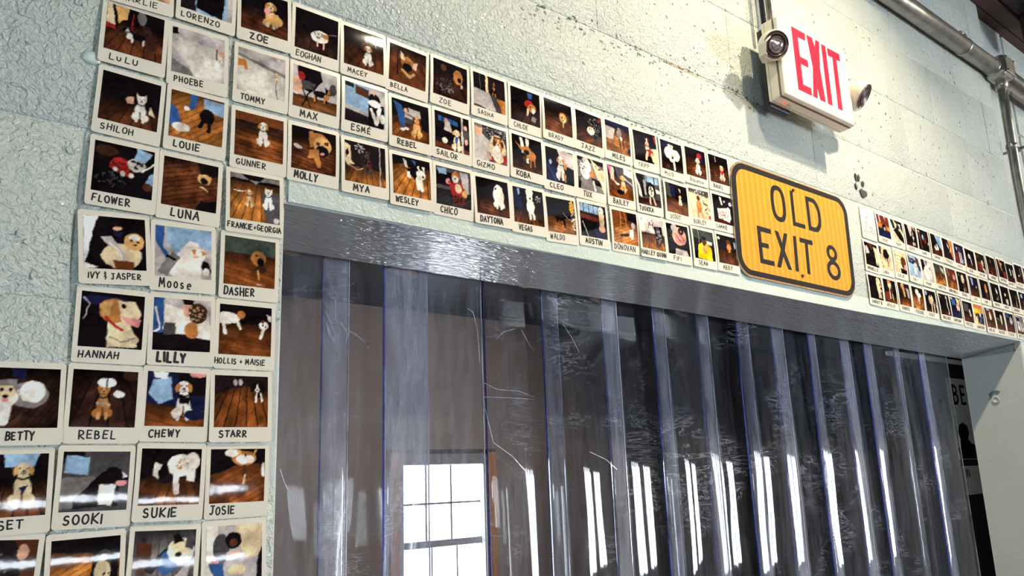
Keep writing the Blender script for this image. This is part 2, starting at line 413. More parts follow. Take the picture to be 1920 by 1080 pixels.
# ------------------------------------------------------------------ instant photos: painter for the printed pictures
PAL = dict(k=(24,19,22), K=(40,31,35), n=(66,42,34), b=(112,64,38), o=(152,88,44), O=(196,126,62), w=(240,234,226), c=(228,208,172), y=(214,168,108),
           t=(186,126,72), g=(130,125,125), G=(190,184,184), d=(78,76,80), B=(56,92,150), L=(150,182,215), N=(30,34,66), r=(170,44,44), p=(226,150,150),
           s=(222,174,150), Y=(240,200,40), h=(90,54,38), m=(214,92,178), e=(66,76,70), x=(112,50,38), z=(255,255,255), j=(214,208,200))
RES = 52
def paint_picture(spec, seed=0):
    n = RES*2
    rs = np.random.RandomState(seed)
    U, V = np.meshgrid((np.arange(n)+.5)/n*100, (np.arange(n)+.5)/n*100)
    img = np.zeros((n, n, 3)); img[:] = PAL['k']
    def field(m):
        g_ = rs.randn(m+1, m+1); t = np.linspace(0, m-1e-6, n); i = t.astype(int); f = t-i; f = f*f*(3-2*f)
        a_ = g_[i][:, i]*(1-f)[None]+g_[i][:, i+1]*f[None]; b_ = g_[i+1][:, i]*(1-f)[None]+g_[i+1][:, i+1]*f[None]
        return a_*(1-f)[:, None]+b_*f[:, None]
    U = U+field(12)*.65+field(30)*.3; V = V+field(12)*.65+field(30)*.3     # irregular outlines
    def put(mask, c):
        c = np.array(PAL[c], float); m = mask[..., None].astype(float); img[:] = img*(1-m)+c*m
    def ellm(cx, cy, rx, ry, a=0):
        a = math.radians(a); x = U-cx; y = V-cy
        return ((x*math.cos(a)+y*math.sin(a))/rx)**2+((-x*math.sin(a)+y*math.cos(a))/ry)**2 < 1
    def poly(P):
        m = np.zeros_like(U, bool); k = len(P)
        for i in range(k):
            x0, y0 = P[i]; x1, y1 = P[(i+1) % k]
            if y0 == y1: continue
            m ^= ((V > min(y0, y1)) & (V <= max(y0, y1)) & (U < (V-y0)/(y1-y0)*(x1-x0)+x0))
        return m
    def line(w, P):
        m = np.zeros_like(U, bool)
        for (x0, y0), (x1, y1) in zip(P, P[1:]):
            dx, dy = x1-x0, y1-y0; L2 = dx*dx+dy*dy+1e-9
            t = np.clip(((U-x0)*dx+(V-y0)*dy)/L2, 0, 1)
            m |= (U-x0-t*dx)**2+(V-y0-t*dy)**2 < (w/2)**2
        return m
    def dog(pose, x, y, s, b, w, e, ears):
        f = -1 if 'F' in ears else 1
        q = lambda a, c: (x+f*a*s, y+c*s)
        E = lambda a, c, rx, ry, col, r=0: put(ellm(*q(a, c), rx*s, ry*s, r*f), col)
        L = lambda wd, P, col: put(line(wd*s, [q(*p) for p in P]), col)
        def head(cx, cy, r):
            if 'p' in ears:
                for g in (-1, 1): put(poly([q(cx+g*r*.25, cy-r*.6), q(cx+g*r*.95, cy-r*1.5), q(cx+g*r*1.05, cy-r*.1)]), e)
            E(cx, cy, r, r*1.05, b)
            if 'f' in ears:
                for g in (-1, 1): E(cx+g*r*.95, cy+r*.15, r*.33, r*.75, e, -g*12)
            E(cx, cy+r*.42, r*.5, r*.55, w); put(line(r*.35*s, [q(cx, cy-r*.7), q(cx, cy+r*.3)]), w)
            for g in (-1, 1): E(cx+g*r*.42, cy-r*.12, r*.13, r*.11, 'k')
            E(cx, cy+r*.34, r*.2, r*.16, 'k'); L(r*.1, [(cx-r*.3, cy+r*.68), (cx, cy+r*.75), (cx+r*.3, cy+r*.68)], 'k')
        if pose == 'sit':
            E(-.15, .31, .1, .12, b); E(.15, .31, .1, .12, b); E(0, .1, .165, .28, b); E(0, -.12, .11, .16, b); E(0, .0, .09, .18, w)
            L(.09, [(-.08, .08), (-.09, .44)], b); L(.09, [(.08, .08), (.09, .44)], b)
            L(.09, [(-.09, .32), (-.10, .45)], w); L(.09, [(.09, .32), (.10, .45)], w)
            L(.03, [(0, .15), (0, .42)], 'n'); L(.035, [(-.13, -.16), (0, -.11), (.13, -.16)], 'r' if 'r' in ears else 'k')
            head(0, -.33, .145)
        elif pose == 'stand':
            L(.05, [(.36, -.1), (.5, -.32)], b)
            for a, c in ((-.2, b), (-.1, w), (.28, b), (.36, w)): L(.075, [(a, .0), (a+.01, .36)], c)
            E(.08, -.02, .36, .17, b); E(-.2, .05, .13, .16, w); head(-.3, -.22, .16)
        elif pose == 'head':
            E(0, .35, .35, .3, b); E(0, .42, .2, .2, w); head(0, -.05, .33)
            E(0, .17, .12, .1, 'p')
        elif pose == 'up':      # seen from above, nose towards the lens
            E(.12, -.05, .2, .33, b, 15); L(.08, [(-.05, .1), (-.08, .48)], w); L(.08, [(.15, .1), (.16, .45)], w); head(-.02, -.15, .22)
        elif pose == 'lie':
            E(.12, .15, .38, .17, b); L(.1, [(-.2, .22), (-.42, .3)], w); L(.1, [(.1, .28), (-.15, .34)], w); head(-.22, -.08, .18)
        elif pose == 'side':    # head in profile
            E(.0, .3, .32, .3, b); put(poly([q(-.2, -.2), q(.3, -.25), q(.55, .0), q(.5, .12), q(.1, .2), q(-.25, .25)]), b); E(-.02, -.14, .26, .24, b)
            E(.12, .05, .12, .14, w); E(-.25, -.1, .1, .2, e, 15); E(.13, -.16, .04, .035, 'k'); E(.54, -.03, .05, .05, 'k'); put(poly([q(.2, .1), q(.5, .1), q(.52, .19), q(.25, .2)]), 'p')
    for tok in spec.split(';'):
        a = tok.split()
        if not a: continue
        k = a[0]
        def nums(s): return [float(v) for v in s]
        if k == 'F': put(np.ones_like(U, bool), a[1])
        elif k == 'H': put((V >= float(a[2])) & (V < float(a[3])), a[1])
        elif k == 'V': put((U >= float(a[2])) & (U < float(a[3])), a[1])
        elif k == 'W':          # W y0 angle count light dark : plank floor fading to dark at its far edge
            y0, ang, cnt = float(a[1]), math.radians(float(a[2])), float(a[3])
            c1, c2 = np.array(PAL[a[4]], float), np.array(PAL[a[5]], float)
            if abs(math.degrees(ang)) > 55:     # boards running away from the lens
                vx = 50+60/math.tan(ang) if abs(math.tan(ang)) < 50 else 50
                ph = (U-vx)/(V-y0+55)*cnt*.9
            else:
                ph = ((V*math.cos(ang)-U*math.sin(ang))/100)*cnt*1.4
            fr = ph-np.floor(ph); idx = np.floor(ph).astype(int)
            tone = 0.78+0.3*np.random.RandomState(seed+5).rand(97)[idx % 97]
            grain = 1+.10*np.sin(ph*37+U*.2)+.07*rs.randn(n, n)
            col = (c1*tone[..., None])*grain[..., None]
            gap = (fr < .11)[..., None]; col = col*(1+.16*field(7))[..., None]; col = np.where(gap, c2, col)
            fade = np.clip((V-y0)/45+.15, 0, 1)[..., None]
            edge = 1-.35*(((U-50)/60)**2)[..., None]
            m = (V > y0)[..., None]
            img[:] = np.where(m, (c2*.5)*(1-fade)+col*fade*edge, img)
        elif k == 'E': v = nums(a[1:5]); put(ellm(*v, float(a[6]) if len(a) > 6 else 0), a[5])
        elif k == 'P': v = nums(a[2:]); put(poly(list(zip(v[::2], v[1::2]))), a[1])
        elif k == 'L': v = nums(a[3:]); put(line(float(a[2]), list(zip(v[::2], v[1::2]))), a[1])
        elif k == 'T':          # T x y rx ry count colour : scattered flecks
            v = nums(a[1:5])
            for q in range(int(a[5])):
                t, rr = rs.rand()*6.283, math.sqrt(rs.rand())
                put(ellm(v[0]+v[2]*rr*math.cos(t), v[1]+v[3]*rr*math.sin(t), 1+rs.rand()*2.2, .8+rs.rand()*1.6, rs.rand()*180), a[6])
        elif k == 'D': dog(a[1], float(a[2]), float(a[3]), float(a[4]), a[5], a[6], a[7], a[8])
    img = img.reshape(RES, 2, RES, 2, 3).mean((1, 3))
    def soft(m, amp):       # soft uneven tone of an instant film picture
        g_ = rs.randn(m+1, m+1); t = np.linspace(0, m-1e-6, RES); i = t.astype(int); f = t-i; f = f*f*(3-2*f)
        a_ = g_[i][:, i]*(1-f)[None]+g_[i][:, i+1]*f[None]; b_ = g_[i+1][:, i]*(1-f)[None]+g_[i+1][:, i+1]*f[None]
        return amp*(a_*(1-f)[:, None]+b_*f[:, None])[..., None]
    img *= 1+soft(4, .09)+soft(13, .045)+soft(27, .03)
    img = img+soft(20, 3)
    img *= 1+.015*rs.randn(RES, RES, 1)
    img = np.clip(img, 0, 255)/255
    img = np.clip(img*np.array([1.02, .99, .96])+(img-.5)*.06, 0, 1)
    return np.where(img <= .04045, img/12.92, ((img+.055)/1.055)**2.4)

# ------------------------------------------------------------------ marker lettering (each glyph is a list of strokes on a 0..1 square)
def arc(cx, cy, rx, ry, a0, a1, n=9):
    return [(cx+rx*math.cos(math.radians(a0+(a1-a0)*k/n)), cy+ry*math.sin(math.radians(a0+(a1-a0)*k/n))) for k in range(n+1)]
G = {
 'A': [[(0, 0), (.42, 1), (.85, 0)], [(.15, .38), (.7, .38)]],
 'B': [[(.05, 0), (.05, 1)], [(.05, 1)]+arc(.3, .76, .32, .22, 80, -80)+[(.05, .53)], [(.05, .53)]+arc(.35, .27, .36, .26, 80, -80)+[(.05, 0)]],
 'C': [arc(.45, .5, .42, .5, 50, 310)],
 'D': [[(.05, 0), (.05, 1)], [(.05, 1)]+arc(.25, .5, .52, .5, 75, -75)+[(.05, 0)]],
 'E': [[(.7, .97), (.05, 1), (.05, 0), (.7, .03)], [(.05, .52), (.58, .54)]],
 'F': [[(.7, 1), (.05, 1), (.05, 0)], [(.05, .52), (.55, .54)]],
 'G': [arc(.45, .5, .42, .5, 50, 330)+[(.82, .42), (.5, .42)]],
 'H': [[(.05, 0), (.05, 1)], [(.75, 0), (.75, 1)], [(0, .48), (.82, .54)]],
 'I': [[(.1, 0), (.1, 1)]],
 'J': [[(.15, 1), (.75, 1)], [(.5, 1), (.5, .25)]+arc(.26, .22, .24, .22, 0, -150)],
 'K': [[(.05, 0), (.05, 1)], [(.75, 1), (.1, .45), (.8, 0)]],
 'L': [[(.1, 1), (.08, .02), (.68, .0)]],
 'M': [[(0, 0), (.12, 1), (.45, .3), (.78, 1), (.92, 0)]],
 'N': [[(.03, 0), (.05, 1), (.75, 0), (.78, 1)]],
 'O': [arc(.4, .5, .4, .5, 90, 450, 14)],
 'P': [[(.05, 0), (.05, 1)], [(.05, 1)]+arc(.35, .74, .34, .25, 80, -80)+[(.05, .46)]],
 'Q': [arc(.4, .5, .4, .5, 90, 450, 14), [(.5, .25), (.85, -.05)]],
 'R': [[(.05, 0), (.05, 1)], [(.05, 1)]+arc(.32, .74, .34, .25, 80, -80)+[(.05, .46), (.75, 0)]],
 'S': [arc(.38, .75, .3, .25, 40, 265, 8)+arc(.36, .26, .34, .26, 80, -150, 9)],
 'T': [[(0, 1), (.85, 1)], [(.42, 1), (.42, 0)]],
 'U': [[(.05, 1), (.05, .4)]+arc(.38, .35, .33, .35, 180, 360)+[(.71, 1)]],
 'V': [[(0, 1), (.38, 0), (.76, 1)]],
 'W': [[(0, 1), (.22, 0), (.48, .8), (.74, 0), (.96, 1)]],
 'X': [[(0, 1), (.75, 0)], [(.72, 1), (0, 0)]],
 'Y': [[(0, 1), (.36, .5), (.74, 1)], [(.36, .5), (.3, 0)]],
 'Z': [[(.02, .97), (.7, 1), (.02, .03), (.75, 0)]],
 '+': [[(.3, .25), (.3, .7)], [(.08, .48), (.52, .48)]],
 '&': [[(.5, .9), (.15, .8), (.45, .55), (.1, .3), (.55, .2)], [(.3, 1.1), (.3, 1.0)], [(.3, .1), (.3, -.05)]],
 '-': [[(.1, .5), (.5, .5)]], '.': [[(.1, 0), (.12, .02)]], "'": [[(.2, 1.25), (.05, 1.08)]],
 'a': [arc(.35, .3, .3, .3, 90, 450, 10), [(.65, .6), (.66, 0)]],
 'e': [[(.05, .32), (.62, .34)]+arc(.34, .31, .3, .3, 10, 300, 9)],
 'o': [arc(.34, .33, .3, .33, 90, 450, 12)],
 's': [arc(.3, .45, .22, .17, 40, 265, 6)+arc(.3, .15, .24, .16, 80, -150, 6)],
 'n': [[(.05, .6), (.05, 0)], [(.05, .4)]+arc(.32, .35, .27, .25, 160, 0, 6)+[(.6, 0)]],
 'i': [[(.1, 0), (.1, .6)], [(.1, .85), (.11, .88)]],
 'u': [[(.05, .6), (.05, .3)]+arc(.3, .25, .25, .25, 180, 360, 6)+[(.55, .6)]],
 'x': [[(0, .6), (.5, 0)], [(.5, .6), (0, 0)]],
 'k': [[(.05, 0), (.05, 1)], [(.55, .65), (.08, .3), (.6, 0)]],
 'c': [arc(.32, .3, .28, .3, 50, 310, 8)],
 't': [[(.0, .7), (.5, .7)], [(.25, 1), (.25, 0)]],
 'l': [[(.1, 0), (.1, 1)]], 'd': [arc(.3, .3, .28, .3, 90, 450, 10), [(.58, 1), (.6, 0)]],
 'w': [[(0, .6), (.18, 0), (.38, .5), (.58, 0), (.76, .6)]],
 'y': [[(0, .6), (.3, .1)], [(.6, .6), (.15, -.35)]],
 'm': [[(0, 0), (.1, .75), (.38, .1), (.66, .75), (.8, 0)]], 'r': [[(.05, .6), (.05, 0)], [(.05, .4), (.4, .6)]],
}
def adv(ch): return {'I': .42, 'i': .4, 'l': .4, ' ': .55, '-': .75, '.': .4, "'": .0, 'M': 1.2, 'W': 1.25, 'm': 1.1, '+': .85, '&': .85, 'w': 1.0}.get(ch, 1.02)

def strokes_of(text, u0, u1, h, rr):
    """ribbon paths in millimetres from the left image edge and the baseline"""
    tot = sum(adv(c) for c in text)-.15
    sx = (u1-u0)/tot; x = u0; out = []; last = None
    for ch in text:
        if ch == ' ': x += adv(ch)*sx; continue
        bx = x-(sx*.75 if ch == "'" else 0)
        jy, js, sh = rr.uniform(-.06, .06)*h, rr.uniform(.92, 1.08), rr.uniform(-.06, .14)
        for s in G[ch]:
            out.append([(bx+(px+sh*py)*sx*.86*js, jy+py*h*js) for px, py in s])
        x += adv(ch)*sx
    return out

def ribbon(bm, path, wd, yf):
    """flat marker stroke with round ends, lying on the card surface"""
    r = wd/2
    for (x0, z0), (x1, z1) in zip(path, path[1:]):
        dx, dz = x1-x0, z1-z0; L = math.hypot(dx, dz)
        if L < 1e-7: continue
        a0 = math.atan2(dz, dx)
        P = [(x1+r*math.cos(a0-math.pi/2+math.pi*k/3), z1+r*math.sin(a0-math.pi/2+math.pi*k/3)) for k in range(4)]
        P += [(x0+r*math.cos(a0+math.pi/2+math.pi*k/3), z0+r*math.sin(a0+math.pi/2+math.pi*k/3)) for k in range(4)]
        bm.faces.new([bm.verts.new((x, yf(z), z)) for x, z in P])

CW, CH, IW = 0.072, 0.086, 0.062
ICZ = 0.0055         # image centre above the card centre
def card_y(z, bow):  # the card bows gently away from the wall
    t = (z)/(CH/2)
    return -bow*(1-t*t)
def card_mesh(bow):
    bm = bmesh.new(); P = rrect(0, 0, CW, CH, 0.0032, 4)
    rows = 10
    # strips of the rounded outline, front and back faces
    zs = sorted({round(-CH/2+CH*k/rows, 6) for k in range(rows+1)} | {round(p[1], 6) for p in P})
    def halfw(z):
        d = max(0, abs(z)-(CH/2-0.0032))
        return CW/2-0.0032+math.sqrt(max(0, 0.0032**2-d*d))
    L, Rr = [], []
    for z in zs:
        y = card_y(z, bow); h = halfw(z)
        L.append((bm.verts.new((-h, y, z)), bm.verts.new((-h, y+0.0009, z)))); Rr.append((bm.verts.new((h, y, z)), bm.verts.new((h, y+0.0009, z))))
    for i in range(len(zs)-1):
        bm.faces.new((L[i][0], Rr[i][0], Rr[i+1][0], L[i+1][0])); bm.faces.new((L[i][1], L[i+1][1], Rr[i+1][1], Rr[i][1]))
        bm.faces.new((L[i][0], L[i+1][0], L[i+1][1], L[i][1])); bm.faces.new((Rr[i][0], Rr[i][1], Rr[i+1][1], Rr[i+1][0]))
    bm.faces.new((L[0][0], L[0][1], Rr[0][1], Rr[0][0])); bm.faces.new((L[-1][0], Rr[-1][0], Rr[-1][1], L[-1][1]))
    me = bpy.data.meshes.new('instant_photo'); bmesh.ops.recalc_face_normals(bm, faces=bm.faces); bm.to_mesh(me); bm.free()
    me.materials.append(MT['card']); return me
BOWS = [0.0010, 0.0014, 0.0018]
CARDS = [card_mesh(b) for b in BOWS]

def print_mesh(spec, seed, bow, res):
    global RES
    RES = res
    col = paint_picture(spec, seed); n = RES
    # cell-centred colours carried on a grid of vertices
    u = np.linspace(-IW/2, IW/2, n); z = np.linspace(IW/2, -IW/2, n)+ICZ
    X, Z = np.meshgrid(u, z)
    Yv = -bow*(1-(Z/(CH/2))**2)-0.00022
    co = np.stack([X, Yv, Z], -1).reshape(-1, 3)
    i = np.arange(n*n).reshape(n, n)
    q = np.stack([i[1:, :-1], i[1:, 1:], i[:-1, 1:], i[:-1, :-1]], -1).reshape(-1, 4)
    me = bpy.data.meshes.new('picture')
    me.vertices.add(n*n); me.vertices.foreach_set('co', co.ravel())
    me.loops.add(q.size); me.loops.foreach_set('vertex_index', q.ravel().astype(np.int32))
    me.polygons.add(len(q)); me.polygons.foreach_set('loop_start', np.arange(0, q.size, 4, dtype=np.int32))
    me.update(calc_edges=True)
    me.polygons.foreach_set('use_smooth', np.ones(len(q), bool))
    at = me.color_attributes.new('Col', 'FLOAT_COLOR', 'POINT')
    rgba = np.ones((n*n, 4), np.float32); rgba[:, :3] = col.reshape(-1, 3)
    at.data.foreach_set('color', rgba.ravel())
    return me

TABLE = 'LULU 0.1274 0.5545 -0.014;SHILOH 0.1283 0.4652 -0.030;CHARLIE 0.1304 0.6378 0.036;LORENZO 0.2066 0.6402 -0.013;PHOEBE 0.2000 0.5507 0.019;ZOE 0.2794 0.6397 0.013;EOGHAN 0.3527 0.6374 -0.010;TOMMY 0.2788 0.5495 -0.001;MAX 0.3521 0.5489 -0.006;LOUIE 0.2025 0.4640 -0.011;GUNNER 0.2790 0.4588 0.006;FLOWER 0.1269 0.3767 -0.010;LUNA 0.1994 0.3752 -0.011;FRANKIE 0.2766 0.3731 0.024;IVY 0.1240 0.2875 0.082;MOOSE 0.1963 0.2878 0.038;DASHER 0.2736 0.2875 0.005;HANNAH 0.1273 0.1980 0.001;LILLY 0.1995 0.1999 0.020;HOLLIS 0.2717 0.2000 0.008;REBEL_B 0.1258 0.1108 -0.004;CHEWY 0.1976 0.1126 -0.008;STARR 0.2698 0.1123 0.012;BETTY 0.0529 0.1090 0.017;SUNSET 0.0494 0.0209 0.021;SOOKI 0.1235 0.0229 -0.007;B1 0.0455 -0.0629 -0.050;B2 0.1207 -0.0664 0.025;SUKIE 0.1965 0.0254 -0.020;JOSIE 0.2695 0.0247 0.006;B3 0.1947 -0.0638 -0.031;B4 0.2688 -0.0629 0.016;MOLLY 0.3521 0.4581 0.004;MYA 0.4273 0.4567 0.011;WESLEY 0.5008 0.4531 0.012;ESME 0.4263 0.5475 -0.005;REBEL 0.4994 0.5434 -0.002;MACEY 0.4233 0.6355 0.001;BELLA 0.4957 0.6325 -0.043;ZOE_B 0.5711 0.6334 -0.028;SASHA 0.6452 0.6344 -0.012;CHLOE 0.7200 0.6325 -0.014;BRADY 0.7912 0.6318 -0.021;SAILOR 0.5725 0.5443 -0.008;GIZMO 0.6451 0.5433 -0.014;KOBA 0.7186 0.5440 -0.017;CLEO 0.7897 0.5395 -0.008;CHICO 0.5736 0.4526 0.005;DAYTONA 0.6457 0.4518 0.022;VEGAS 0.7177 0.4506 0.014;WALDO 0.7873 0.4479 0.048;AUSTIN 0.8621 0.4528 0.023;JAZZ 0.8628 0.6301 -0.039;MILES 0.9363 0.6315 -0.010;TRIPP 1.0097 0.6316 0.033;MILO 1.0847 0.6307 -0.000;ROXANNE 1.1578 0.6345 0.006;BAGEL 1.2317 0.6363 0.019;TUX 0.8620 0.5399 -0.011;BAILEY 0.9357 0.5414 0.021;TUUKKA 1.0093 0.5417 0.024;BURLEY 1.1585 0.5442 0.042;SCOUT 1.0886 0.5406 -0.012;SAMMIE 1.2318 0.5468 0.006;DONOVAN 0.9402 0.4542 0.022;HARLEY 1.0108 0.4540 0.009;FIFI 1.0831 0.4551 0.019;SEAN 1.1590 0.4566 0.008;ABBY 1.2328 0.4581 0.006;R101 1.9090 0.6326 -0.022;R102 1.9819 0.6327 -0.011;R103 2.0580 0.6321 -0.027;R104 2.1321 0.6320 -0.024;R105 2.2088 0.6306 -0.026;R201 1.8260 0.5414 -0.044;R202 1.8997 0.5426 -0.014;R203 1.9760 0.5438 -0.030;R204 2.0503 0.5427 -0.039;R205 2.1260 0.5405 -0.026;R206 2.1991 0.5394 -0.031;R301 1.8233 0.4531 -0.032;R302 1.8971 0.4528 -0.024;R303 1.9717 0.4527 -0.016;R304 2.0458 0.4511 -0.033;R305 2.1196 0.4510 -0.017;R106 2.2790 0.6288 -0.051;R107 2.3544 0.6256 -0.032;R108 2.4266 0.6206 -0.051;R109 2.4992 0.6189 -0.036;R110 2.5784 0.6204 -0.050;R111 2.6571 0.6221 -0.027;R112 2.7241 0.6181 0.003;R113 2.7980 0.6247 -0.008;R207 2.2711 0.5371 -0.034;R208 2.3463 0.5363 -0.006;R209 2.4208 0.5320 -0.009;R210 2.4977 0.5321 -0.033;R211 2.5741 0.5307 -0.020;R212 2.6493 0.5304 -0.027;R213 2.7208 0.5287 0.001;R306 2.2016 0.4505 -0.011;R307 2.2712 0.4502 -0.003;R308 2.3510 0.4456 -0.025;R309 2.4236 0.4444 -0.003;R310 2.4995 0.4418 0.001;R311 2.5757 0.4415 -0.004;R312 2.6521 0.4415 -0.015;R313 2.7298 0.4416 -0.018;R100 1.8335 0.6320 -0.02;R114 2.8720 0.6220 -0.02;R214 2.7950 0.5280 -0.02;R215 2.8690 0.5290 -0.01;R314 2.8040 0.4400 -0.02'
POS = {a.split()[0]: tuple(float(v) for v in a.split()[1:]) for a in TABLE.split(';')}

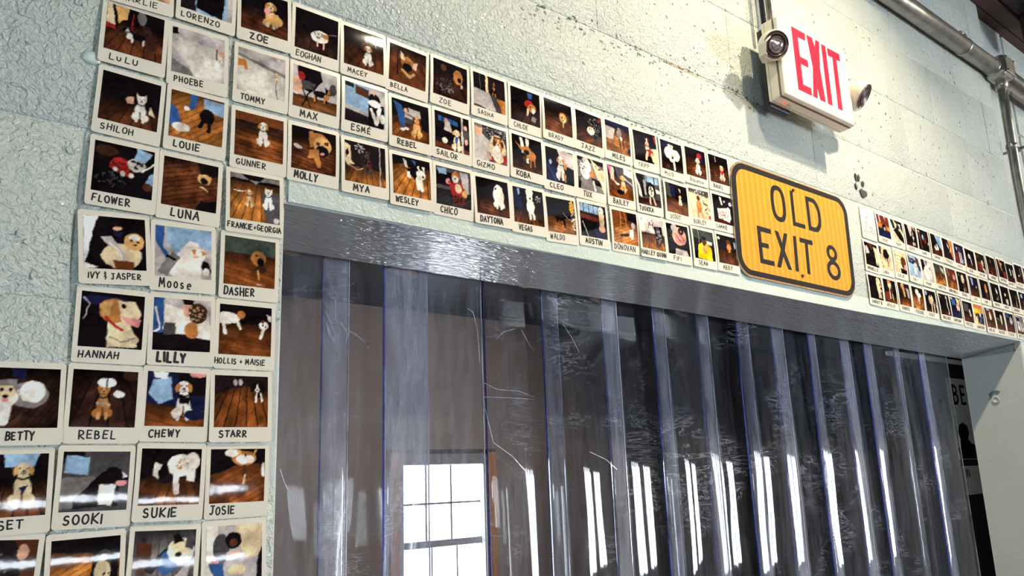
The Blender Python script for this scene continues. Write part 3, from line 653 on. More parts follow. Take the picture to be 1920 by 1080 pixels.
# key | caption | from, to (share of picture width) | cap height mm | pen mm | picture | description
PH = '''
CHARLIE|CHARLIE|.02 .80|7|.8|F b;W 0 60 6 t n;P s 55 60 100 75 100 100 60 95;E 30 40 20 25 c|cut off by the top edge, brown boards
LULU|LuLU|.10 .62|7|.9|W 35 75 6 b K;P c 0 0 10 0 16 45 0 42;P r 0 44 16 46 16 54 0 54;P y 14 0 38 0 34 26 28 30 22 40;E 60 15 8 16 g;P n 62 30 75 28 90 75 78 80 66 60;D stand 50 58 42 k w k f;L r 2 46 10 44 46|black and white dog on a red lead by standing legs
SHILOH|SHILOH|.06 .62|7|.9|W 52 70 6 b K;D sit 68 60 58 w w c p;P s 42 44 54 40 56 54 44 56;P c 84 50 94 72 82 68|white dog with huge upright ears in the dark
LORENZO|LORENZO|.02 .78|7.5|1.0|F L;P K 0 0 20 0 30 100 0 100;P k 32 30 85 30 80 100 30 90;E 55 18 14 16 t;E 50 24 8 7 w;V G 88 100|small brown dog held against a black jacket, cut by the top edge
PHOEBE|PHOEBE|.06 .62|7.5|1.0|F G;P g 0 70 60 100 0 100;P j 14 22 90 28 96 100 44 100 0 40;P k 0 2 10 2 12 18 0 18;D stand 78 58 40 w w c fF;P s 84 22 98 30 98 44 84 32;L k 2 84 28 84 50|small white dog on pale concrete paving
ZOE|ZOE|.20 .60|9|1.5|W 45 10 6 b K;D sit 62 50 66 y c t f;E 55 42 7 9 p;E 72 60 16 14 y|panting golden dog on dark boards, bold lettering
EOGHAN|EOGHAN|.04 .62|8|1.0|W 45 88 6 n K;E 56 58 20 14 w;E 62 50 14 9 w;T 54 54 12 8 14 g;L s 4 52 68 52 80;L s 4 66 70 66 84;E 70 52 7 6 t;L g 2 78 44 96 40|speckled curly white dog seen from above
TOMMY|TOMMY|.08 .60|7.5|1.1|F j;P G 0 0 100 0 100 45 0 22;P g 0 14 100 38 100 46 0 20;P O 0 28 14 26 22 50 16 52 12 42 0 46;L d 1.5 76 50 84 100;D sit 80 52 28 c w y f|tiny cream dog far off on a pale patio
MAX|MAX|.18 .58|9|1.3|F G;W 70 8 6 t b;P k 10 0 62 0 66 25 40 60 10 50;E 12 46 14 20 s;P d 18 32 50 36 44 52 20 54;L k 3 22 55 40 95;L k 3 40 52 22 95;D stand 66 58 48 k t k pF;E 90 38 8 14 d;E 18 24 8 10 r|lean black dog standing near seated legs and folding chair
LOUIE|LOUIE|.10 .60|8.5|1.2|W -10 -40 7 O b;P B 36 0 52 0 46 30 34 34;P B 0 30 14 40 22 70 0 76;E 30 34 6 5 w;E 22 76 16 9 w;P L 60 4 100 4 100 34 62 30;E 68 42 14 16 k;L k 7 62 48 56 66;L k 7 74 50 72 72|black dog between feet on bright honey boards
GUNNER|GUNNER|.05 .66|7.5|1.0|W 22 6 7 o K;P b 0 0 100 0 100 22 0 20;D sit 57 42 56 w w t f|white and tan dog sitting on dark planks, flat dark bands
FLOWER|FLOWER|.03 .66|8|1.1|F k;E 20 18 18 12 n;E 44 42 18 15 r;T 44 40 14 11 16 n;P r 40 50 66 52 64 62 46 60;E 36 52 4 4 w;E 48 58 4 6 w;E 62 58 4 5 w;E 70 36 15 13 G;T 72 34 11 9 12 k;P L 70 0 96 8 84 28 66 26;L w 3 80 46 100 26;P L 92 50 100 44 100 72 86 70;E 90 76 8 8 h;T 30 72 24 14 40 d|speckled dog wearing a red spotted coat
LUNA|LUNA|.18 .70|10|1.3|W -10 -20 8 b k;P k 60 0 100 0 100 20 70 30;E 74 34 12 11 y;E 74 38 7 7 k;P y 62 26 68 22 68 32;P y 84 24 88 30 82 34;L c 2 68 50 82 58;P k 70 80 100 74 100 100 60 100|tan faced dog on diagonal dark planks
FRANKIE|FRANKIE+GEORGIA|-.04 1.04|7|1.0|W 18 80 8 O h;P g 0 0 20 0 50 20 70 0 100 0 100 12 0 12;P d 60 40 100 30 100 100 74 100;D sit 38 52 40 y c t f;D sit 76 48 48 w w c p;E 92 92 6 6 G;L w 2 8 40 30 38|two light dogs on honey boards, joint caption
IVY|IVY & JASPER|.06 .92|6.5|.9|F k;P z 0 0 26 0 20 10 16 30 12 50 8 70 2 88 0 100;E 60 74 32 24 c;E 80 46 16 17 y;E 80 38 9 6 w;E 76 44 2.5 2 k;E 86 46 2.5 2 k;E 82 52 3 2.5 k;P G 26 40 44 38 66 70 62 96 54 60 40 56;L w 2 40 50 58 66 62 90;P N 48 28 64 28 60 40 50 38;E 54 22 8 4 s;P b 46 82 80 84 76 100 50 98;P w 0 88 24 96 10 100 0 100|two cream dogs, torn white film down the left side
MOOSE|Moose|.08 .66|11|1.1|F G;P B 0 0 16 0 14 40 26 62 20 66 0 30;P L 20 0 100 0 100 40 70 34 40 60 20 30;P d 54 28 62 44 66 60 56 58;P w 60 24 76 30 82 100 30 100 18 80;P g 30 50 44 60 20 100 4 90;L k 6 22 60 34 66;E 76 52 12 13 w;P t 62 42 72 40 70 54;P t 80 44 92 46 84 54;E 72 56 5 3 s;P k 84 62 94 66 100 84 92 92 80 76;E 90 84 6 8 w|white brown and black dog in bright striped sunlight
DASHER|DASHER|.02 .62|9.5|1.3|W 34 12 8 o h;F2 x;P e 0 0 100 0 100 34 0 34;E 66 40 15 16 t;E 70 48 7 9 k;E 62 34 3 2 k;E 70 62 12 8 n;L y 3 66 66 68 84;L w 1 64 94 72 95|shaggy tan dog's face above planks
HANNAH|HANNAH|.02 .66|7.5|1.0|F K;P k 0 0 100 0 100 100 0 100;E 40 16 40 10 N;L G 2 6 50 14 24 4 12;P c 42 40 66 30 84 70 92 96 44 98;E 52 32 24 22 t;P y 28 22 50 12 44 42 34 44;P c 56 14 84 12 96 36 90 46 64 52;E 66 22 4 3.5 k;P p 64 42 96 44 92 60 72 54;L r 5 40 46 56 60 66 66;E 68 82 26 14 c;L g 2 48 80 66 88 88 78|large close-up of a pale tan dog with tongue out
LILLY|LILLY|.08 .60|11|2.0|F G;V B 0 18;P w 20 12 50 20 60 60 40 70 16 60;P k 0 66 100 70 100 100 0 100;P d 18 48 38 46 38 68 18 70;P w 46 60 52 30 96 30 100 76 60 72;E 58 18 9 17 s;P k 50 0 68 0 68 10 52 10;E 76 26 16 20 h;T 76 26 14 18 20 c;E 66 60 12 16 t;L w 3 4 20 12 60 2 66|person in white holding a scruffy dog behind a dark glass
HOLLIS|HOLLIS + MAISIE|-.06 .90|6.5|.9|W 38 8 8 o h;E 14 28 24 12 w;L w 6 8 34 12 58;L w 5 34 34 40 48;E 40 20 8 8 t;E 84 38 9 9 w;P h 76 30 84 24 84 36;L w 6 84 46 78 64;E 82 38 2 2 k;E 88 40 2 2 k;P w 88 14 98 18 98 30 94 28|two white and brown dogs on orange boards
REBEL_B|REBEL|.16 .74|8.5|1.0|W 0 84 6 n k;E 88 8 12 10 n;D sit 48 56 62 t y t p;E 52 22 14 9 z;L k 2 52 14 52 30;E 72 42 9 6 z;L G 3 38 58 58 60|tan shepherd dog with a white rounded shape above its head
CHEWY|CHEWY|.08 .62|8|1.2|W 56 14 6 o h;P N 0 0 100 0 100 70 0 58;P L 10 16 40 10 44 50 20 60 4 40;P w 10 0 34 2 34 14 12 12;P k 50 0 100 0 100 40 60 44;E 86 2 16 7 p;D sit 62 52 74 w w t f;P k 52 42 74 46 72 60 56 58;E 82 78 18 10 N|white beagle in a black harness
STARR|STARR|.10 .62|7.5|1.2|W 4 82 8 o k;P K 0 0 100 0 96 34 60 20 30 26 0 40;E 38 14 4 6 G;E 48 13 4 6 G;D up 80 30 44 k w k f|small dark dog with white feet on long planks
BETTY|BETTY|.30 .70|8|1.1|W 0 -55 9 n k;F2 n;P N 30 0 52 0 50 20 34 16;E 58 45 26 22 g;E 62 40 18 18 w;E 26 46 18 20 w;E 26 38 15 14 c;P g 12 22 40 20 42 46 34 30 14 32;E 20 38 2.5 3 k;E 32 37 2.5 3 k;E 26 48 4 3 k;E 26 54 5 3 p;L w 16 26 64 26 88|shaggy grey and white sheepdog
SUNSET|SUNSET|.02 .72|8|1.1|W 44 86 6 o k;P L 40 0 88 0 80 22 42 22;P k 0 14 40 22 38 60 0 60;D sit 66 50 74 c c y f;E 60 80 1 1 k;P N 60 54 72 52 68 64|cream retriever puppy sitting
SOOKI|SOOKI|.08 .66|9.5|1.2|F d;P k 0 0 30 0 34 14 0 22;P L 4 6 40 10 38 40 4 36;P g 0 44 50 42 40 90 0 96;P k 20 80 60 34 84 36 84 92 20 94;P w 54 56 80 56 76 92 56 90;E 76 40 14 13 k;P k 80 34 100 42 98 50 84 52;E 88 54 9 5 p;P w 88 34 98 44 90 46|black and white dog in profile in front of panelled door
SUKIE|SUKIE|.10 .66|9.5|1.3|W 50 80 6 o n;P k 0 0 100 0 94 60 30 40 0 56;E 40 42 20 20 K;E 34 38 14 15 k;P w 22 26 34 28 28 44 30 56 20 48;E 66 30 22 20 w;E 84 24 13 16 w;P w 70 40 92 30 88 60 76 56;L w 10 58 46 60 78;T 66 28 12 10 10 t|black and white long-haired dog turned sideways
JOSIE|JOSIE|.02 .48|9|1.2|W 10 -28 9 o h;P k 0 0 100 0 100 30 60 26 0 50;E 60 18 22 14 t;E 62 20 17 9 w;E 38 8 12 8 w;P y 46 2 54 2 54 16;P y 78 2 84 2 76 18;L h 8 62 34 62 54;L c 4 62 50 60 64;L w 6 96 30 96 50;E 62 12 2 2 k|brown dog with a broad white muzzle
B1||0 0|1|1|F h;E 40 40 40 50 K;T 36 40 26 30 40 g;E 80 20 8 12 s|grizzled dark dog, cut by the left edge and bottom edge
B2||0 0|1|1|W 10 -30 8 O b;P k 0 0 100 0 100 30 0 20;P N 30 100 62 60 66 100;E 78 55 20 50 k;E 76 36 12 14 d;E 74 34 7 5 G;E 74 58 12 20 c;T 78 70 14 10 20 k;L k 6 60 68 92 74|black and grey dog facing up on orange boards, at the bottom edge
B3||0 0|1|1|W 0 -80 6 g d;P h 4 20 30 24 26 70 8 74;P k 20 64 54 30 60 38 30 74;P B 44 44 58 30 72 66 50 78 40 66;E 76 36 22 22 w;E 76 28 18 12 c;P k 62 10 70 4 80 20 64 24;P d 84 12 98 18 94 36 82 30;E 72 42 5 4 k;P G 60 90 80 66 92 60 88 96|pale puppy wearing a blue vest, at the bottom edge
B4||0 0|1|1|F G;V w 0 20;P c 50 0 100 0 96 60 66 60;E 26 40 14 26 d;E 48 28 14 15 k;E 48 32 7 7 h;P s 34 48 58 46 60 60 38 60;P p 8 60 22 62 26 90 14 90;P B 4 66 20 100 34 100 30 66;E 54 80 16 9 c;P k 92 60 100 40 100 100 88 100|small black and tan dog on a lap, at the bottom edge
EOG2||0 0|1|1|F k|x
MACEY|MACEY|.10 .60|7|1.0|W 34 66 6 b K;E 56 42 14 13 h;D sit 60 62 54 w w t f;L G 3 80 24 80 34|white dog with dark face patches sitting on planks
BELLA|BELLA|.06 .52|7|1.0|W 0 -64 5 b k;F2 n;P b 20 80 60 60 100 90 100 100 20 100;P h 50 50 70 40 100 70 98 92;E 48 42 18 18 t;P c 28 14 38 20 40 36 30 34;P s 64 36 76 30 72 54 62 48;E 48 52 13 10 k;E 42 44 3 3 k;E 56 48 3 3 k;L y 8 36 64 56 76 66 66;|tan dog with pointed ears looking up
ZOE_B|ZOE|.18 .56|8|.9|W 20 -60 5 n k;F2 K;E 72 34 14 20 t;E 76 40 6 8 k;E 82 58 3 6 G;T 38 66 30 18 50 d;T 40 76 24 12 30 g;P n 60 50 80 70 96 100 60 90;E 30 20 8 10 h|tan dog in deep shadow on dark patterned blanket
SASHA|SASHA|.12 .62|7|.9|F d;P k 0 0 100 0 100 55 0 45;V d 20 22;V c 38 46;P K 50 10 100 10 100 60 46 56;P G 0 48 50 52 70 100 0 92;P O 70 62 100 60 100 100 90 100;D sit 64 34 46 k t k p;L k 2 66 60 86 88|black and tan dog beside a grey rug
CHLOE|CHLOE|.10 .58|7.5|1.0|W 42 60 5 n k;P B 56 4 74 6 72 22 60 24;E 62 40 16 12 r;E 72 50 14 13 t;E 76 56 6 9 w;E 80 64 3 2.5 k;P g 72 72 86 74 82 90 68 86;L c 6 58 56 56 74;E 66 46 2 2 k|tan and white dog wearing red
BRADY|BRADY|.12 .66|7.5|.9|W 36 14 6 b K;E 68 46 18 17 h;E 66 48 13 14 y;E 68 56 5 7 w;E 62 46 2 2 k;E 74 46 2 2 k;E 66 54 3 2.5 k;L y 5 66 60 66 74|golden brown dog looking up from planks
JAZZ|JAZZ|.18 .72|8|1.1|W 44 -24 6 b K;E 72 44 28 36 k;T 70 36 22 26 50 g;E 56 56 14 14 w;E 56 48 9 6 s;E 50 52 2 2 k;T 76 76 18 16 40 d;P r 90 2 96 4 92 20 86 18|curly black and white dog
MILES|MILES|.22 .76|8.5|1.3|W 18 8 9 t n;P N 0 0 100 0 100 24 0 10;P G 0 20 40 22 30 60 0 60;E 66 36 18 20 h;E 56 34 10 18 g;E 62 50 6 7 w;L h 6 56 52 58 78;L h 6 70 52 72 80;E 96 84 10 8 N|brown and grey dog standing on reddish boards
TRIPP|TRIPP|.12 .62|7.5|.8|F k;P K 0 20 50 10 60 70 0 80;P c 70 52 100 46 100 100 84 100;D head 58 34 44 h w k f;E 66 66 16 12 r;L c 10 56 66 50 88;L c 10 74 70 82 90;P r 90 6 100 8 100 30 94 28|brown and white dog with red toy in its paws
MILO|MILO|.12 .54|7|.9|F k;P N 0 0 60 4 40 30 0 24;W 60 12 6 n k;E 34 40 18 20 w;E 68 44 18 20 w;E 50 46 20 24 w;P w 34 12 44 8 48 26 38 30;P c 46 10 60 12 54 28;E 52 50 8 9 c;E 52 54 4 4 k;L w 9 56 64 60 92|fluffy white dog with floppy round ears
ROXANNE|Roxanne|.16 .84|8|.8|W 30 -10 8 b k;P N 70 6 84 8 88 46 76 46;E 68 22 12 10 r;D sit 60 60 62 w w c f|white curly dog sitting below red shoe
BAGEL|BAGEL|.14 .64|7|1.1|W 30 -8 8 b k;L G 3 34 6 36 24;D sit 64 60 58 w y t fr;P r 56 54 72 52 70 64 58 66|slim white and tan dog with red bandana
ESME|ESME'|.16 .66|8.5|1.2|F L;P G 0 60 60 66 60 76 0 70;P K 0 70 60 78 60 100 0 100;P k 0 0 22 2 22 14 0 12;P h 26 4 58 8 58 32 26 26;P G 60 0 100 0 100 50 60 40;P k 56 44 96 40 96 100 58 100;E 72 30 15 15 k;E 72 40 16 9 w;P w 60 54 74 94 82 94 90 46 80 44 76 76 66 52;P s 62 6 74 8 72 22;E 92 74 6 12 w|black and white dog upright against a pale blue wall
REBEL|REBEL|.14 .66|8|1.4|W 46 64 7 o h;P G 34 14 76 20 76 46 34 46;P k 14 0 44 2 44 30 20 20;P k 76 14 100 16 100 70 80 66;P d 30 44 56 46 56 60 34 60;P B 4 6 26 14 34 40 34 70 22 72 16 40;L k 2 36 34 66 42;E 28 78 6 4 w;E 38 74 6 4 w;E 36 26 5 6 s;D sit 66 62 60 y y h fr|tan dog sitting beside a person in blue jeans
SAILOR|SAILOR|.04 .66|8|1.1|F k;P K 0 70 100 80 100 100 0 90;P b 0 84 100 90 100 100 0 96;P B 10 12 66 18 66 30 10 26;P k 20 12 22 12 22 28 20 28;P k 34 12 36 14 36 30 34 30;P k 50 14 52 16 52 32 50 32;V G 76 82;P G 28 26 40 22 50 50 46 58 26 48;E 32 22 5 7 s;P k 24 48 52 52 46 74 28 74;E 28 76 8 8 w;P d 80 36 96 34 98 62 82 64;E 88 28 5 7 s;E 90 66 5 8 s;D sit 62 68 60 c w y f;P B 58 62 66 62 64 76 58 76|pale dog between two seated people
GIZMO|GIZMO|.06 .62|8|1.1|F d;T 60 14 50 18 60 k;T 60 14 50 18 40 G;P G 0 30 20 24 46 44 44 100 0 100;E 12 20 12 18 s;P g 2 0 22 0 22 10 4 10;L s 8 36 80 48 90;E 70 60 26 40 c;P h 58 26 84 24 82 40 60 40;D head 72 44 40 t c h f;P r 50 84 66 80 68 96 52 96;P r 86 74 100 70 100 94 88 96;E 66 72 14 22 w|person in grey hoodie beside a large tan and white dog
KOBA|KOBA|.12 .58|8.5|1.5|W 62 8 5 b K;P k 0 0 100 0 100 60 0 60;P w 26 4 36 6 42 48 32 50;P w 46 2 58 6 54 32 46 30;E 62 52 16 14 t;E 48 40 15 13 t;P t 10 20 34 34 40 46 26 40;E 48 46 9 7 k;E 42 66 8 8 h;P w 46 62 54 62 54 76 46 76;L t 5 60 62 60 86;L t 5 72 60 74 82|tan dog with a black muzzle in front of light trouser legs
CLEO|CLEO|.12 .60|8|1.2|F k;P G 42 0 100 4 100 50 56 44;P N 0 50 40 60 46 100 0 100;D sit 52 56 74 w w t f;P t 66 36 76 40 72 58 62 54;L t 7 64 72 68 92;L B 2 6 56 34 96;E 16 44 5 8 L|beagle-like white and brown dog on dark floor
TUX|TUX|.18 .52|9.5|1.3|F g;P k 0 0 100 0 100 16 0 12;P c 50 0 100 30 100 100 70 50;E 30 34 20 34 w;T 14 34 18 34 40 k;T 80 20 16 10 14 h;E 54 48 11 12 t;P k 48 58 80 62 92 80 60 78;L w 7 58 70 64 94;L w 4 84 54 98 70;P k 0 60 12 76 10 100 0 100|dog on grey pavement in dappled sunlight
BAILEY|BAILEY|.14 .78|9|1.3|W 36 34 8 o h;P d 30 0 100 0 100 70 60 40 40 36;P w 66 0 100 4 100 30 66 20;L G 3 60 30 100 50;L N 3 60 38 100 60;P m 0 0 14 4 26 40 12 34;P s 14 4 26 6 26 50 10 44;P s 16 40 44 56 30 58;E 38 56 8 4 w;D sit 60 52 56 y c y f;E 60 46 1 1 k;E 46 80 14 8 k|fluffy blond puppy beside pink clad leg
TUUKKA|TUUKKA|.02 .64|8|1.4|F d;W 78 -50 6 x n;P k 0 0 30 0 40 70 20 76;P w 0 14 14 40 20 78 6 70;P G 28 20 38 18 38 70 30 66;P L 40 0 96 4 96 26 40 24;P k 44 0 46 0 46 24 44 24;P k 76 2 80 2 80 24 76 24;E 60 48 20 26 k;E 60 52 12 18 w;P k 58 34 62 34 62 56 58 56;E 54 46 2.5 3 k;E 66 48 2.5 3 k;E 60 60 3 2.5 k;P k 42 26 52 22 50 36;P k 72 24 80 30 72 38;L c 7 52 72 52 92;L c 7 66 70 74 92;P w 80 40 100 44 100 56 82 54|black and white husky facing the lens
SCOUT|SCOUT|.14 .62|8|.9|W 50 12 7 o h;P N 20 4 42 6 42 46 26 46;P k 42 4 100 10 100 60 46 54;P e 0 0 20 0 24 50 0 46;P G 60 12 70 14 68 30;D sit 64 52 36 c w t f|small dog far away across orange boards
BURLEY|BURLEY|.10 .72|8|1.0|F c;P d 0 0 100 0 96 22 0 14;T 40 8 40 8 24 w;P c 0 18 40 20 40 90 0 80;E 44 58 13 22 t;E 44 30 8 9 h;L t 6 38 70 34 94;L t 6 50 72 58 92;T 76 34 18 18 26 h;T 84 66 12 14 20 k;E 92 90 6 5 r|tan dog stretching upright against bright background
SAMMIE|SAMMIE|.08 .68|8|.9|F k;P w 36 6 46 8 50 34 42 36;W 86 10 3 x h;P w 20 50 84 40 90 74 80 90 24 84;E 78 48 10 10 w;T 50 68 28 14 24 r;T 50 74 28 12 14 g;E 90 24 8 8 G;E 60 20 4 4 G|white spotted garment shape on black
MOLLY|MOLLY|.08 .60|9|1.5|W 20 10 9 b k;F2 n;E 60 24 22 18 t;P t 38 6 48 4 50 40 40 44;E 68 34 20 20 y;E 68 48 14 14 k;E 68 54 5 4 p;E 58 32 4 4 h;E 78 28 5 4 h;E 67 40 4 3 k;P t 40 50 60 44 66 86 58 88 50 66 36 70;E 14 48 10 5 G 20;L h 3 30 64 44 88|tan dog with a black muzzle looking up, very close
MYA|MYA|.20 .60|9|1.5|W 52 88 8 O h;P K 0 0 100 0 100 62 0 60;P c 0 6 14 12 16 46 24 56 6 60 0 50;P k 8 20 10 30 4 44 2 30;T 36 12 12 14 24 G;D sit 54 46 58 h d K f;T 54 44 10 22 24 k;L c 2 6 58 30 70 44 62;V G 84 87|brindle dog sitting against dark background
WESLEY|WESLEY|.06 .66|8|1.4|W 14 56 7 O h;P k 0 0 100 0 100 22 60 34 30 20 0 26;P G 28 6 38 12 40 30 32 24;P B 50 6 62 8 60 20;P k 34 30 58 26 72 46 56 56;P w 36 38 44 36 48 56 38 52;E 74 40 13 12 w;P w 64 22 70 16 72 34;P w 76 18 84 18 84 34;E 80 44 3 3 k;L w 9 64 52 66 76;L w 9 72 54 76 78|white and black puppy with upright ears on honey boards
CHICO|CHICO|.12 .60|9.5|1.3|F d;W 58 -36 7 d K;P k 0 14 60 10 60 50 0 50;P L 4 6 30 4 30 20 8 20;P G 68 4 92 6 92 60 76 50;E 56 18 12 13 t;E 54 28 9 10 w;P r 36 40 72 34 84 60 76 72 44 70;E 54 26 2 2 k;E 62 50 10 12 c;E 80 62 8 10 y;P x 46 70 80 70 80 92 48 92;T 62 80 14 12 20 k;E 34 36 7 8 p;T 40 40 6 6 8 r|dog faced figure in red plaid holding a puppy
DAYTONA|DAYTONA|.08 .78|9|1.5|W 46 10 8 b k;L K 2 40 4 42 50;D sit 68 46 70 w w w f;E 68 44 17 24 w;E 60 24 3 3 k|fluffy pure white dog on dark boards
VEGAS|VEGAS|.14 .60|8.5|1.3|W 56 84 8 b k;P N 0 8 26 14 30 60 4 56;P L 14 4 22 4 22 20 16 24;P k 30 0 48 0 48 56 34 60;P k 64 0 100 4 100 44 66 40;T 82 26 12 10 16 G;E 54 10 12 14 w;E 54 24 10 18 w;E 56 50 14 20 w;L w 8 52 64 54 84;L w 8 62 62 66 82;E 56 26 3 3 k|white dog standing with its back arched, pale legs
WALDO|WALDO|.06 .58|8.5|1.0|W 52 10 8 O h;P k 0 0 100 0 100 56 0 54;E 46 44 22 20 k;L k 7 30 50 34 66;L k 7 56 52 60 82;L G 1.5 56 42 78 60 90 54;E 92 70 6 8 Y;T 92 60 8 30 40 w;T 92 60 8 30 30 d;E 90 22 8 20 t;T 90 20 8 18 20 Y|black dog nearly lost in shadow beside a glittering ornament
AUSTIN|AUSTIN|.14 .78|8.5|1.5|F K;P L 0 0 70 6 68 30 0 26;V k 14 16;V k 34 36;V k 52 54;P x 0 34 76 40 76 52 4 46;P k 0 50 60 54 60 100 0 92;P N 46 74 70 70 84 100 60 100;E 80 16 10 12 w;P c 70 22 92 26 88 64 72 60;E 80 70 12 10 s;L w 2 8 58 26 96;E 76 16 2 2 k|cream dog held up beside a wooden counter
DONOVAN|DONOVAN|.0 .86|9.5|1.1|W 22 -20 8 O h;P b 0 0 60 0 60 26 0 40;L O 3 34 4 30 50;L O 3 50 4 56 50;L O 2 32 20 52 24;L O 2 30 36 54 40;P k 60 0 100 4 100 30 64 26;E 82 40 8 10 G;P w 66 56 82 50 80 80 74 84 66 72;P k 30 72 66 66 60 76 28 80|small grey and white dog below a step ladder
HARLEY|HARLEY QUINN|-.06 1.02|8|1.3|F G;W 50 80 9 O h;P w 0 0 50 4 54 46 0 44;E 8 8 2 3 k;L r 2 30 8 56 30;T 44 20 18 14 20 d;P k 56 26 90 22 92 74 60 70;E 72 40 10 14 d;T 74 56 14 20 26 G;L k 5 64 70 66 86;L k 5 80 70 78 84|shaggy black dog on its hind legs beside a white counter
FIFI|FIFI|.20 .56|8|1.1|F k;E 56 38 32 30 s;P p 34 40 70 30 80 50 60 66 40 62;L h 2 36 30 60 56;L h 2 50 24 78 48;E 36 14 14 14 G;E 66 20 12 12 k;E 66 22 4 4 t;P G 34 80 84 82 94 100 30 100;T 16 40 10 20 16 d|pink wrapped bundle held over a pale table
SEAN|SEAN|.16 .60|8|1.1|F k;P e 0 0 100 0 100 40 0 30;V G 26 28;P w 62 34 90 36 88 48 64 46;P Y 20 54 40 42 60 42 84 56 86 100 16 96;E 50 38 10 15 h;P k 40 22 60 22 58 32 42 32;E 50 64 9 10 s;L o 2 44 60 58 76|person in a bright yellow hoodie with clasped hands
ABBY|ABBY|.18 .68|8.5|1.1|F K;W 52 86 4 b h;P k 0 0 100 4 100 54 0 54;E 10 14 6 5 w;P L 84 18 98 22 98 40 86 40;E 58 26 12 12 h;E 58 44 11 16 t;L h 5 52 50 50 62;L h 5 66 50 66 60|brown shaggy dog across a reddish floor
R101|BALOO|.24 .66|7|.9|F b;P x 0 0 100 0 100 40 0 30;P G 18 4 26 4 30 34 20 36;P L 60 0 70 0 68 24;P O 0 38 100 48 100 66 0 58;P N 0 62 100 66 100 100 0 100;E 52 56 17 17 k;E 54 60 8 8 G|black dog behind dark table edge
R102|POPPY|.26 .72|7|.9|F c;P N 0 0 24 4 36 40 14 44;P k 30 0 100 4 100 60 80 30 40 12;P k 16 50 50 34 70 40 100 80 100 100 60 86;E 60 36 14 16 K;E 66 42 5 6 G;P w 60 14 84 16 80 34|black dog on pale floor
R103|EDITH|.16 .66|7|.9|F k;P G 26 0 66 4 60 46 40 54;P y 66 0 90 4 88 24;W 80 10 4 x h;D sit 66 58 70 k w k f|black and white dog beside light door
R104|SADIE|.24 .68|7|.9|F k;P w 4 8 22 12 20 22;P b 10 20 24 24 36 90 24 90;E 56 40 20 24 K;E 46 36 8 12 L;E 64 50 12 14 x;E 90 60 4 8 G|dark scene with reddish muzzle
R105|SIMONE|.14 .74|7|.9|F k;W 66 10 6 x h;P L 40 0 100 6 100 70 66 46;P w 26 62 50 44 70 60 64 74 34 76;P k 36 56 50 46 46 66;E 46 34 9 12 N|white and black dog lying on red floor
R106|FERGUS|.14 .80|7|.9|F k;P K 0 30 60 60 80 100 0 100;P t 58 0 96 4 100 100 90 96 70 56;P w 40 14 56 34 60 50 50 40;L c 6 76 40 66 62|orange tan dog at the edge of shadow
R107|LUCKY|.14 .70|7|.9|F N;P x 6 50 40 44 50 100 14 96;P w 20 16 34 18 30 40;T 50 30 30 16 20 m;L w 8 50 40 56 90;L w 8 66 44 72 90;E 56 30 10 12 d;T 80 80 12 14 20 G|spotted white legged dog
R108|BEAR|.24 .62|7|.9|F k;W 76 8 4 o n;E 40 36 10 12 w;L w 7 50 40 62 76;E 62 28 5 6 h;E 40 38 3 4 k|white and brown puppy in the dark
R109|HALF PINT|.18 .82|6.5|.9|F K;P x 6 50 60 44 60 90 14 90;E 24 20 14 10 h;E 66 50 12 16 c;P c 60 66 90 80 86 96 66 84;T 70 60 14 20 20 h;E 84 90 12 7 G|tan dog beside a pale ring shape
R110|BOBBIE|.26 .80|7|1.2|W 40 88 6 x k;E 44 22 7 12 h;E 46 30 3 3 G|dark brown dog on a dark red floor
R111|BUSTER|.12 .80|7|1.2|F k;P t 20 0 40 4 50 56 46 62 30 40;P x 50 60 90 60 90 96 60 96;E 50 24 6 8 c;E 46 56 6 6 t|orange brown dog high in the frame
R112|MONSTER|.0 .74|5|1.0|F k;W 74 84 6 x n;P w 44 30 56 34 62 66 50 60;L w 8 84 34 90 70;E 50 34 6 8 w|two slim white dogs
R113|STELLA|.12 .70|7|.8|F k;W 64 80 6 x n;P e 66 10 90 10 84 60 68 60;E 46 60 9 6 w;L G 2 68 20 66 58|small white muzzle in a dark room
R114|COCO|.14 .60|7|.8|F e;W 60 84 6 t n;E 50 40 14 20 h|brown dog, cut by the right edge
R201|MAXWELL B.|.08 .90|7|1.2|F k;P G 0 20 24 18 34 46 8 54;P c 66 14 100 16 100 66 90 96 76 50;L c 6 74 50 82 86;L c 5 96 60 92 84;P h 20 0 60 4 56 30|pale dog standing over black ground
R202|LAIKA|.14 .60|7|1.1|F c;P h 0 0 20 4 16 40 0 30;E 54 30 24 22 k;L h 5 34 44 50 62;L k 5 60 46 66 82;L k 6 60 50 60 60;L h 4 12 70 26 90;L c 6 68 10 76 24|round black dog on bright ground
R203|CALLIE|.16 .72|7|1.1|F c;L d 2 0 24 60 24 56 56 6 56;L d 2 4 40 60 40;E 74 50 22 26 h;P s 6 66 30 60 46 100 8 100;E 88 70 12 14 p;P k 44 76 96 80 96 100 50 100|brown curly dog held in a lap
R204|KALI|.22 .60|7|1.1|F L;P N 0 10 70 20 64 44 0 40;T 30 24 28 14 20 w;P h 66 4 92 10 90 54 74 50;P N 80 40 100 44 100 70 84 66;D sit 56 60 56 c w c f|cream dog against snowy blue
R205|PAIGE|.16 .68|7|1.2|F G;P k 0 0 26 0 34 34 0 60;P g 38 0 62 4 60 30 44 30;E 50 60 34 34 w;P k 66 30 76 28 74 52;T 70 70 16 20 16 g;E 68 20 14 12 w|large white dog near a dark doorway
R206|LORETTA|.12 .84|7|1.1|F e;W 44 -70 7 O h;P G 60 6 90 20 90 46 68 30;P h 30 16 50 14 56 50 40 50;D sit 60 60 46 h t h f|brown dog on golden boards
